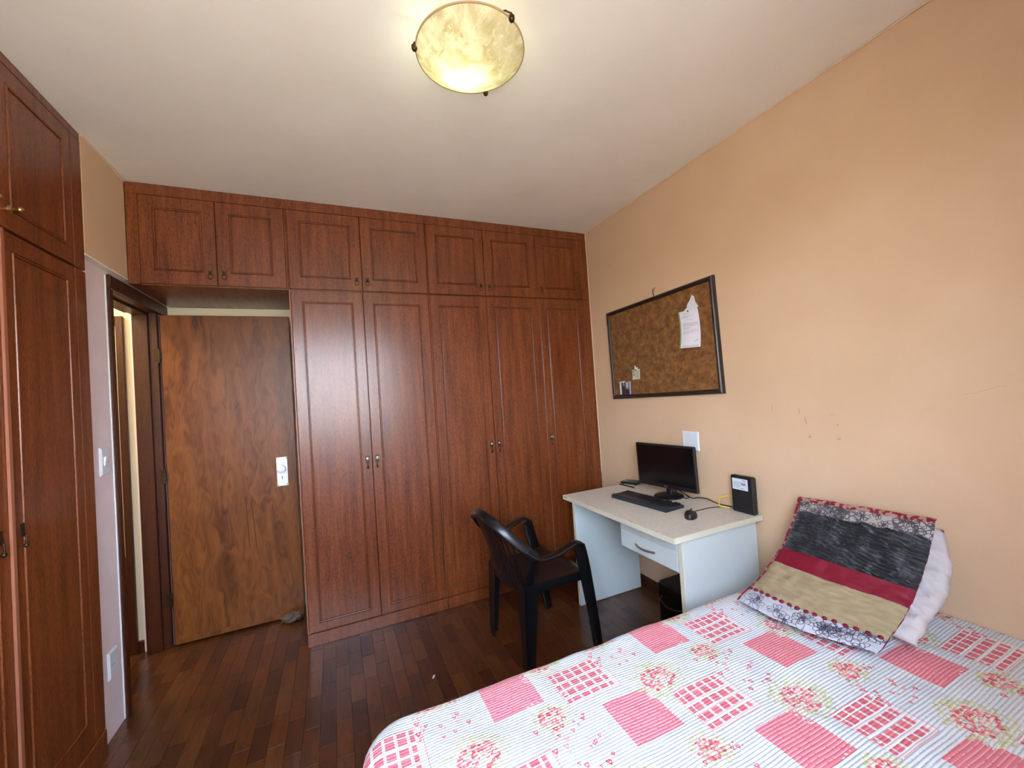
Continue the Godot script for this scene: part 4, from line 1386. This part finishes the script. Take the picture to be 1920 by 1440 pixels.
func leg_shape(st: SurfaceTool, pts: Array, w: float, wb: float, side: float, fore: float) -> void:
	# two thin tapered webs that meet in an outer corner
	var a: Vector3 = pts[0]
	var b: Vector3 = pts[1]
	var th := 0.006
	for web in 2:
		var ax := Vector3(-fore, 0, 0) if web == 0 else Vector3(0, 0, -side)
		var nx := Vector3(0, 0, side) if web == 0 else Vector3(fore, 0, 0)
		var oa := a + nx * 0.0 - ax * (w * 0.4)
		var ob := b - ax * (wb * 0.4)
		if web == 0:
			oa += nx * w * 0.4
			ob += nx * wb * 0.4
		else:
			oa += nx * w * 0.4
			ob += nx * wb * 0.4
		var p := [oa, oa + ax * w, ob + ax * wb, ob]
		var q := p.map(func(x): return x - nx * th)
		quad(st, p[0], p[1], p[2], p[3], nx)
		quad(st, q[0], q[1], q[2], q[3], -nx)
		for k in 4:
			var e: Vector3 = p[(k + 1) % 4] - p[k]
			var n := e.cross(nx).normalized()
			var mid: Vector3 = (p[0] + p[1] + p[2] + p[3]) / 4.0
			if n.dot(p[k] + e / 2 - mid) < 0:
				n = -n
			quad(st, p[k], p[(k + 1) % 4], q[(k + 1) % 4], q[k], n)

# ---------------------------------------------------------------- cork board
func build_board() -> void:
	var cz := 0.722
	var cy := 1.69
	var W := 0.965
	var H := 0.665
	var t := thing("cork_board", "brown cork pinboard in a dark wooden frame on the peach wall", "pinboard", Vector3(0, cy, cz), -PI / 2)
	t.rotation.z = deg_to_rad(1.2)
	part("cork_sheet", spanmesh(Vector3(-W / 2 + 0.012, -H / 2 + 0.012, 0.002), Vector3(W / 2 - 0.012, H / 2 - 0.012, 0.014)), M.cork, t)
	# mitred frame sides with a rounded section
	var prof := [[0.0, 0.0], [0.0, 0.016], [0.003, 0.023], [0.009, 0.0275], [0.016, 0.0275], [0.022, 0.023], [0.027, 0.018], [0.028, 0.012]]
	for side in 4:
		var st := ms()
		for k in prof.size() - 1:
			var c := []
			for r in [prof[k], prof[k + 1]]:
				var x: float = W / 2 - r[0]
				var y: float = H / 2 - r[0]
				c.append([Vector3(-x, -y, r[1]), Vector3(x, -y, r[1]), Vector3(x, y, r[1]), Vector3(-x, y, r[1])])
			var a: Vector3 = c[0][side]
			var b: Vector3 = c[0][(side + 1) % 4]
			var n := (b - a).cross(c[1][side] - a).normalized()
			quad(st, a, b, c[1][(side + 1) % 4], c[1][side], n)
		part("frame_side", st.commit(), M.board_frame, t)
	var hook := ms()
	sweep(hook, curve([Vector3(0.022, 0.334, 0.012), Vector3(0.018, 0.356, 0.016), Vector3(0.012, 0.372, 0.012), Vector3(0.02, 0.388, 0.006)], 4), 0.002, 0.002, 8)
	sweep(hook, curve([Vector3(0.022, 0.334, 0.012), Vector3(0.026, 0.352, 0.014), Vector3(0.024, 0.368, 0.012), Vector3(0.034, 0.39, 0.006)], 4), 0.0015, 0.0015, 8)
	part("hanging_wire", hook.commit(), M.bronze, t)
	# pinned papers, in the board's own axes: x = z - cz, y = y - cy
	var at := func(z: float, y: float) -> Vector2: return Vector2(z - cz, y - cy)
	# printed letter
	var L := thing("letter", "white printed letter with a green edge pinned on the cork board", "paper", Vector3(-0.016, 1.762, 1.015), -PI / 2)
	var lw := 0.138
	var lh := 0.222
	var sheet := func(u: float, v: float) -> Vector3:
		return Vector3((u - 0.5) * lw - 0.010 * v * v + 0.012 * sin(v * 2.2), (0.5 - v) * lh - 0.006 * u, 0.004 + 0.010 * v * v * (1.0 - u) + 0.006 * u * v + 0.006 * sin(u * 5.0) * v)
	var uvs := func(u: float, v: float) -> Vector2: return Vector2(u, v)
	var pm := mat("letter_print", Color.WHITE, 0.85)
	pm.albedo_texture = letter_tex()
	part("sheet", gridmesh(14, 16, sheet, uvs), pm, L)
	var strip := func(u: float, v: float) -> Vector3:
		var p: Vector3 = sheet.call(0.0, v)
		return p + Vector3(-0.010 + 0.011 * u, 0, -0.0006)
	part("green_edge", gridmesh(2, 16, strip, uvs), M.paper_green, L)
	var pp := pin()
	part("pin", pp, M.pin_black, L, Vector3(0.002, lh / 2 - 0.008, 0.005))
	var torn := PackedVector2Array([Vector2(-0.052, -0.004), Vector2(0.05, -0.02), Vector2(0.046, 0.012), Vector2(0.055, 0.02), Vector2(0.036, 0.05), Vector2(0.03, 0.082), Vector2(0.015, 0.094), Vector2(0.0, 0.07), Vector2(-0.022, 0.045), Vector2(-0.036, 0.022), Vector2(-0.05, 0.012)])
	var T := thing("torn_paper", "torn white paper scrap pinned above the printed letter", "paper", Vector3(-0.0145, 1.862, 1.03), -PI / 2)
	part("scrap", prism(torn, 0.002), M.paper, T)
	part("pin", pp, M.pin_black, T, Vector3(-0.026, 0.03, 0.002))
	# small note
	var N := thing("small_note", "small printed note pinned near the middle of the cork board", "paper", Vector3(-0.0145, 1.520, 0.515), -PI / 2)
	var nm := mat("note_print", Color.WHITE, 0.85)
	nm.albedo_texture = note_tex()
	part("note", prism(PackedVector2Array([Vector2(-0.04, -0.037), Vector2(0.038, -0.033), Vector2(0.041, 0.036), Vector2(-0.036, 0.034)]), 0.0015), nm, N)
	part("torn_corner", prism(PackedVector2Array([Vector2(-0.012, 0.02), Vector2(0.022, 0.022), Vector2(0.02, 0.05), Vector2(0.006, 0.048), Vector2(-0.006, 0.068), Vector2(-0.012, 0.05)]), 0.001), M.paper, N)
	part("pin", pp, M.pin_black, N, Vector3(0.004, 0.031, 0.002))
	# snapshot
	var S := thing("snapshot", "small snapshot of figures pinned in the cork board corner", "photograph", Vector3(-0.0148, 1.424, 0.392), -PI / 2)
	var sm := mat("snapshot_print", Color.WHITE, 0.4)
	sm.albedo_texture = snap_tex()
	part("print", prism(PackedVector2Array([Vector2(-0.064, -0.048), Vector2(0.058, -0.044), Vector2(0.062, 0.05), Vector2(0.0, 0.045), Vector2(-0.06, 0.046)]), 0.0018), sm, S)
	part("paper_behind", prism(PackedVector2Array([Vector2(-0.066, 0.0), Vector2(-0.004, 0.0), Vector2(-0.004, 0.056), Vector2(-0.064, 0.052)]), 0.001), M.paper, S)
	part("pin", pp, M.pin_black, S, Vector3(0.0, 0.038, 0.002))
	var lone := part("push_pin", pp, M.pin_black, self, Vector3(-0.014, 1.645, 0.885), Vector3(0, -PI / 2, 0))
	tag(lone, "black push pin alone in the cork below the letter", "pin")

func pin() -> ArrayMesh:
	if not cache.has("pin"):
		var st := ms()
		lathe(st, [Vector2(0.0, 0.0), Vector2(0.002, 0.0), Vector2(0.003, 0.003), Vector2(0.0045, 0.005), Vector2(0.004, 0.0085), Vector2(0.0, 0.009)], 14, Vector3.ZERO, Basis(Vector3.RIGHT, PI / 2))
		cache["pin"] = st.commit()
	return cache["pin"]

func letter_tex() -> ImageTexture:
	var im := Image.create(276, 444, false, Image.FORMAT_RGB8)
	im.fill(rgb(232, 230, 238))
	var rng := RandomNumberGenerator.new()
	rng.seed = 17
	var ink := rgb(112, 110, 122)
	for r in [[30, 60, 150], [64, 36, 200], [74, 30, 120], [112, 110, 190], [150, 40, 240], [160, 30, 250], [170, 30, 236], [180, 30, 250], [190, 30, 200], [206, 30, 160], [216, 30, 120], [232, 30, 220], [250, 30, 250], [262, 30, 190], [276, 30, 120], [420, 20, 254], [428, 30, 240]]:
		var x: int = r[1]
		while x < r[2]:
			var w := rng.randi_range(5, 20)
			im.fill_rect(Rect2i(x, r[0], mini(w, r[2] - x), 3), ink)
			x += w + 5
	for k in 60:
		im.fill_rect(Rect2i(190 + k, 376 - int(k * 0.4) + int(6.0 * sin(k * 0.7)), 2, 2), rgb(60, 60, 84))
	return ImageTexture.create_from_image(im)

func note_tex() -> ImageTexture:
	var im := Image.create(160, 146, false, Image.FORMAT_RGB8)
	im.fill(rgb(206, 204, 176))
	im.fill_rect(Rect2i(12, 24, 34, 12), rgb(70, 78, 84))
	im.fill_rect(Rect2i(20, 62, 10, 30), rgb(66, 72, 78))
	im.fill_rect(Rect2i(30, 56, 14, 12), rgb(66, 72, 78))
	im.fill_rect(Rect2i(40, 66, 8, 26), rgb(66, 72, 78))
	for k in 7:
		im.fill_rect(Rect2i(66, 28 + k * 13, 78 - (k * 17) % 30, 4), rgb(140, 142, 124))
	return ImageTexture.create_from_image(im)

func snap_tex() -> ImageTexture:
	# a plain arrangement of dark figures before bright windows
	var im := Image.create(252, 196, false, Image.FORMAT_RGB8)
	im.fill(rgb(190, 192, 204))
	im.fill_rect(Rect2i(0, 0, 60, 196), rgb(226, 228, 236))
	im.fill_rect(Rect2i(40, 10, 40, 186), rgb(60, 50, 54))
	im.fill_rect(Rect2i(64, 60, 44, 136), rgb(120, 116, 118))
	im.fill_rect(Rect2i(108, 0, 30, 196), rgb(72, 34, 34))
	im.fill_rect(Rect2i(196, 10, 18, 150), rgb(60, 58, 80))
	for c in [[84, 54, 16], [158, 96, 15], [192, 104, 14]]:
		disc(im, c[0], c[1], c[2], rgb(126, 92, 80))
		im.fill_rect(Rect2i(c[0] - 22, c[1] + 14, 44, 196 - c[1] - 14), rgb(34, 30, 34))
	im.fill_rect(Rect2i(0, 186, 252, 10), rgb(40, 34, 36))
	return ImageTexture.create_from_image(im)

# ---------------------------------------------------------------- plates, switch, bits on the floor
func build_small() -> void:
	var t := thing("blank_wall_plate", "square white blank plate on the peach wall behind the monitor", "wall plate", Vector3(0, 1.083, 0.946), -PI / 2)
	var st := ms()
	rings(st, 0.120, 0.116, [[0.0, 0.0], [0.0, 0.004], [0.004, 0.008], [0.016, 0.009], [0.017, 0.0078], [0.018, 0.0078]])
	part("plate", st.commit(), M.switch_plastic, t)
	t = thing("light_switch", "white light switch on the pink wall beside the doorway", "switch", Vector3(DOORWALL, 1.255, 0.258), PI / 2)
	st = ms()
	rings(st, 0.084, 0.13, [[0.0, 0.0], [0.0, 0.004], [0.006, 0.009], [0.012, 0.0095]])
	part("plate", st.commit(), M.switch_plastic, t)
	part("rocker", box(Vector3(0.02, 0.044, 0.008), 0.003), M.white_enamel, t, Vector3(-0.012, 0.0, 0.011), Vector3(0.12, 0, 0))
	t = thing("power_socket", "white power socket low on the pink wall beside the doorway", "socket", Vector3(DOORWALL, 0.322, 0.268), PI / 2)
	st = ms()
	rings(st, 0.08, 0.122, [[0.0, 0.0], [0.0, 0.004], [0.006, 0.009], [0.012, 0.0095]])
	part("plate", st.commit(), M.switch_plastic, t)
	st = ms()
	for s in [-1, 1]:
		sweep(st, [Vector3(-0.01 + 0.008 * s, -0.002, 0.008), Vector3(-0.01 + 0.008 * s, -0.002, 0.0098)], 0.0024, 0.0024, 10, Vector3.UP)
	part("socket_holes", st.commit(), M.black_hole, t)
	# crumpled rag wedged under the open door
	var n := FastNoiseLite.new()
	n.seed = 31
	n.frequency = 1.0
	var rag := func(u: float, v: float) -> Vector3:
		var a := u * TAU
		var p := v * PI
		var dir := Vector3(cos(a) * sin(p), cos(p), sin(a) * sin(p))
		var r := 1.0 + n.get_noise_3d(dir.x * 2.6, dir.y * 2.6, dir.z * 2.6) * 0.75
		return Vector3(dir.x * 0.062, dir.y * 0.026, dir.z * 0.04) * r + Vector3(0, 0.03, 0)
	var o := part("crumpled_rag", gridmesh(40, 20, rag, func(u, v): return Vector2(u, v)), mat("rag_cloth", rgb(92, 74, 62), 0.7), self, Vector3(-2.32, 0.0, -0.40))
	tag(o, "small crumpled brown rag on the floor at the open door's edge", "rag")
	o = part("paper_scrap", box(Vector3(0.01, 0.003, 0.026), 0.001), M.paper, self, Vector3(-1.583, 0.0018, 0.626), Vector3(0, -0.5, 0))
	tag(o, "tiny white scrap lying on the parquet floor", "scrap")
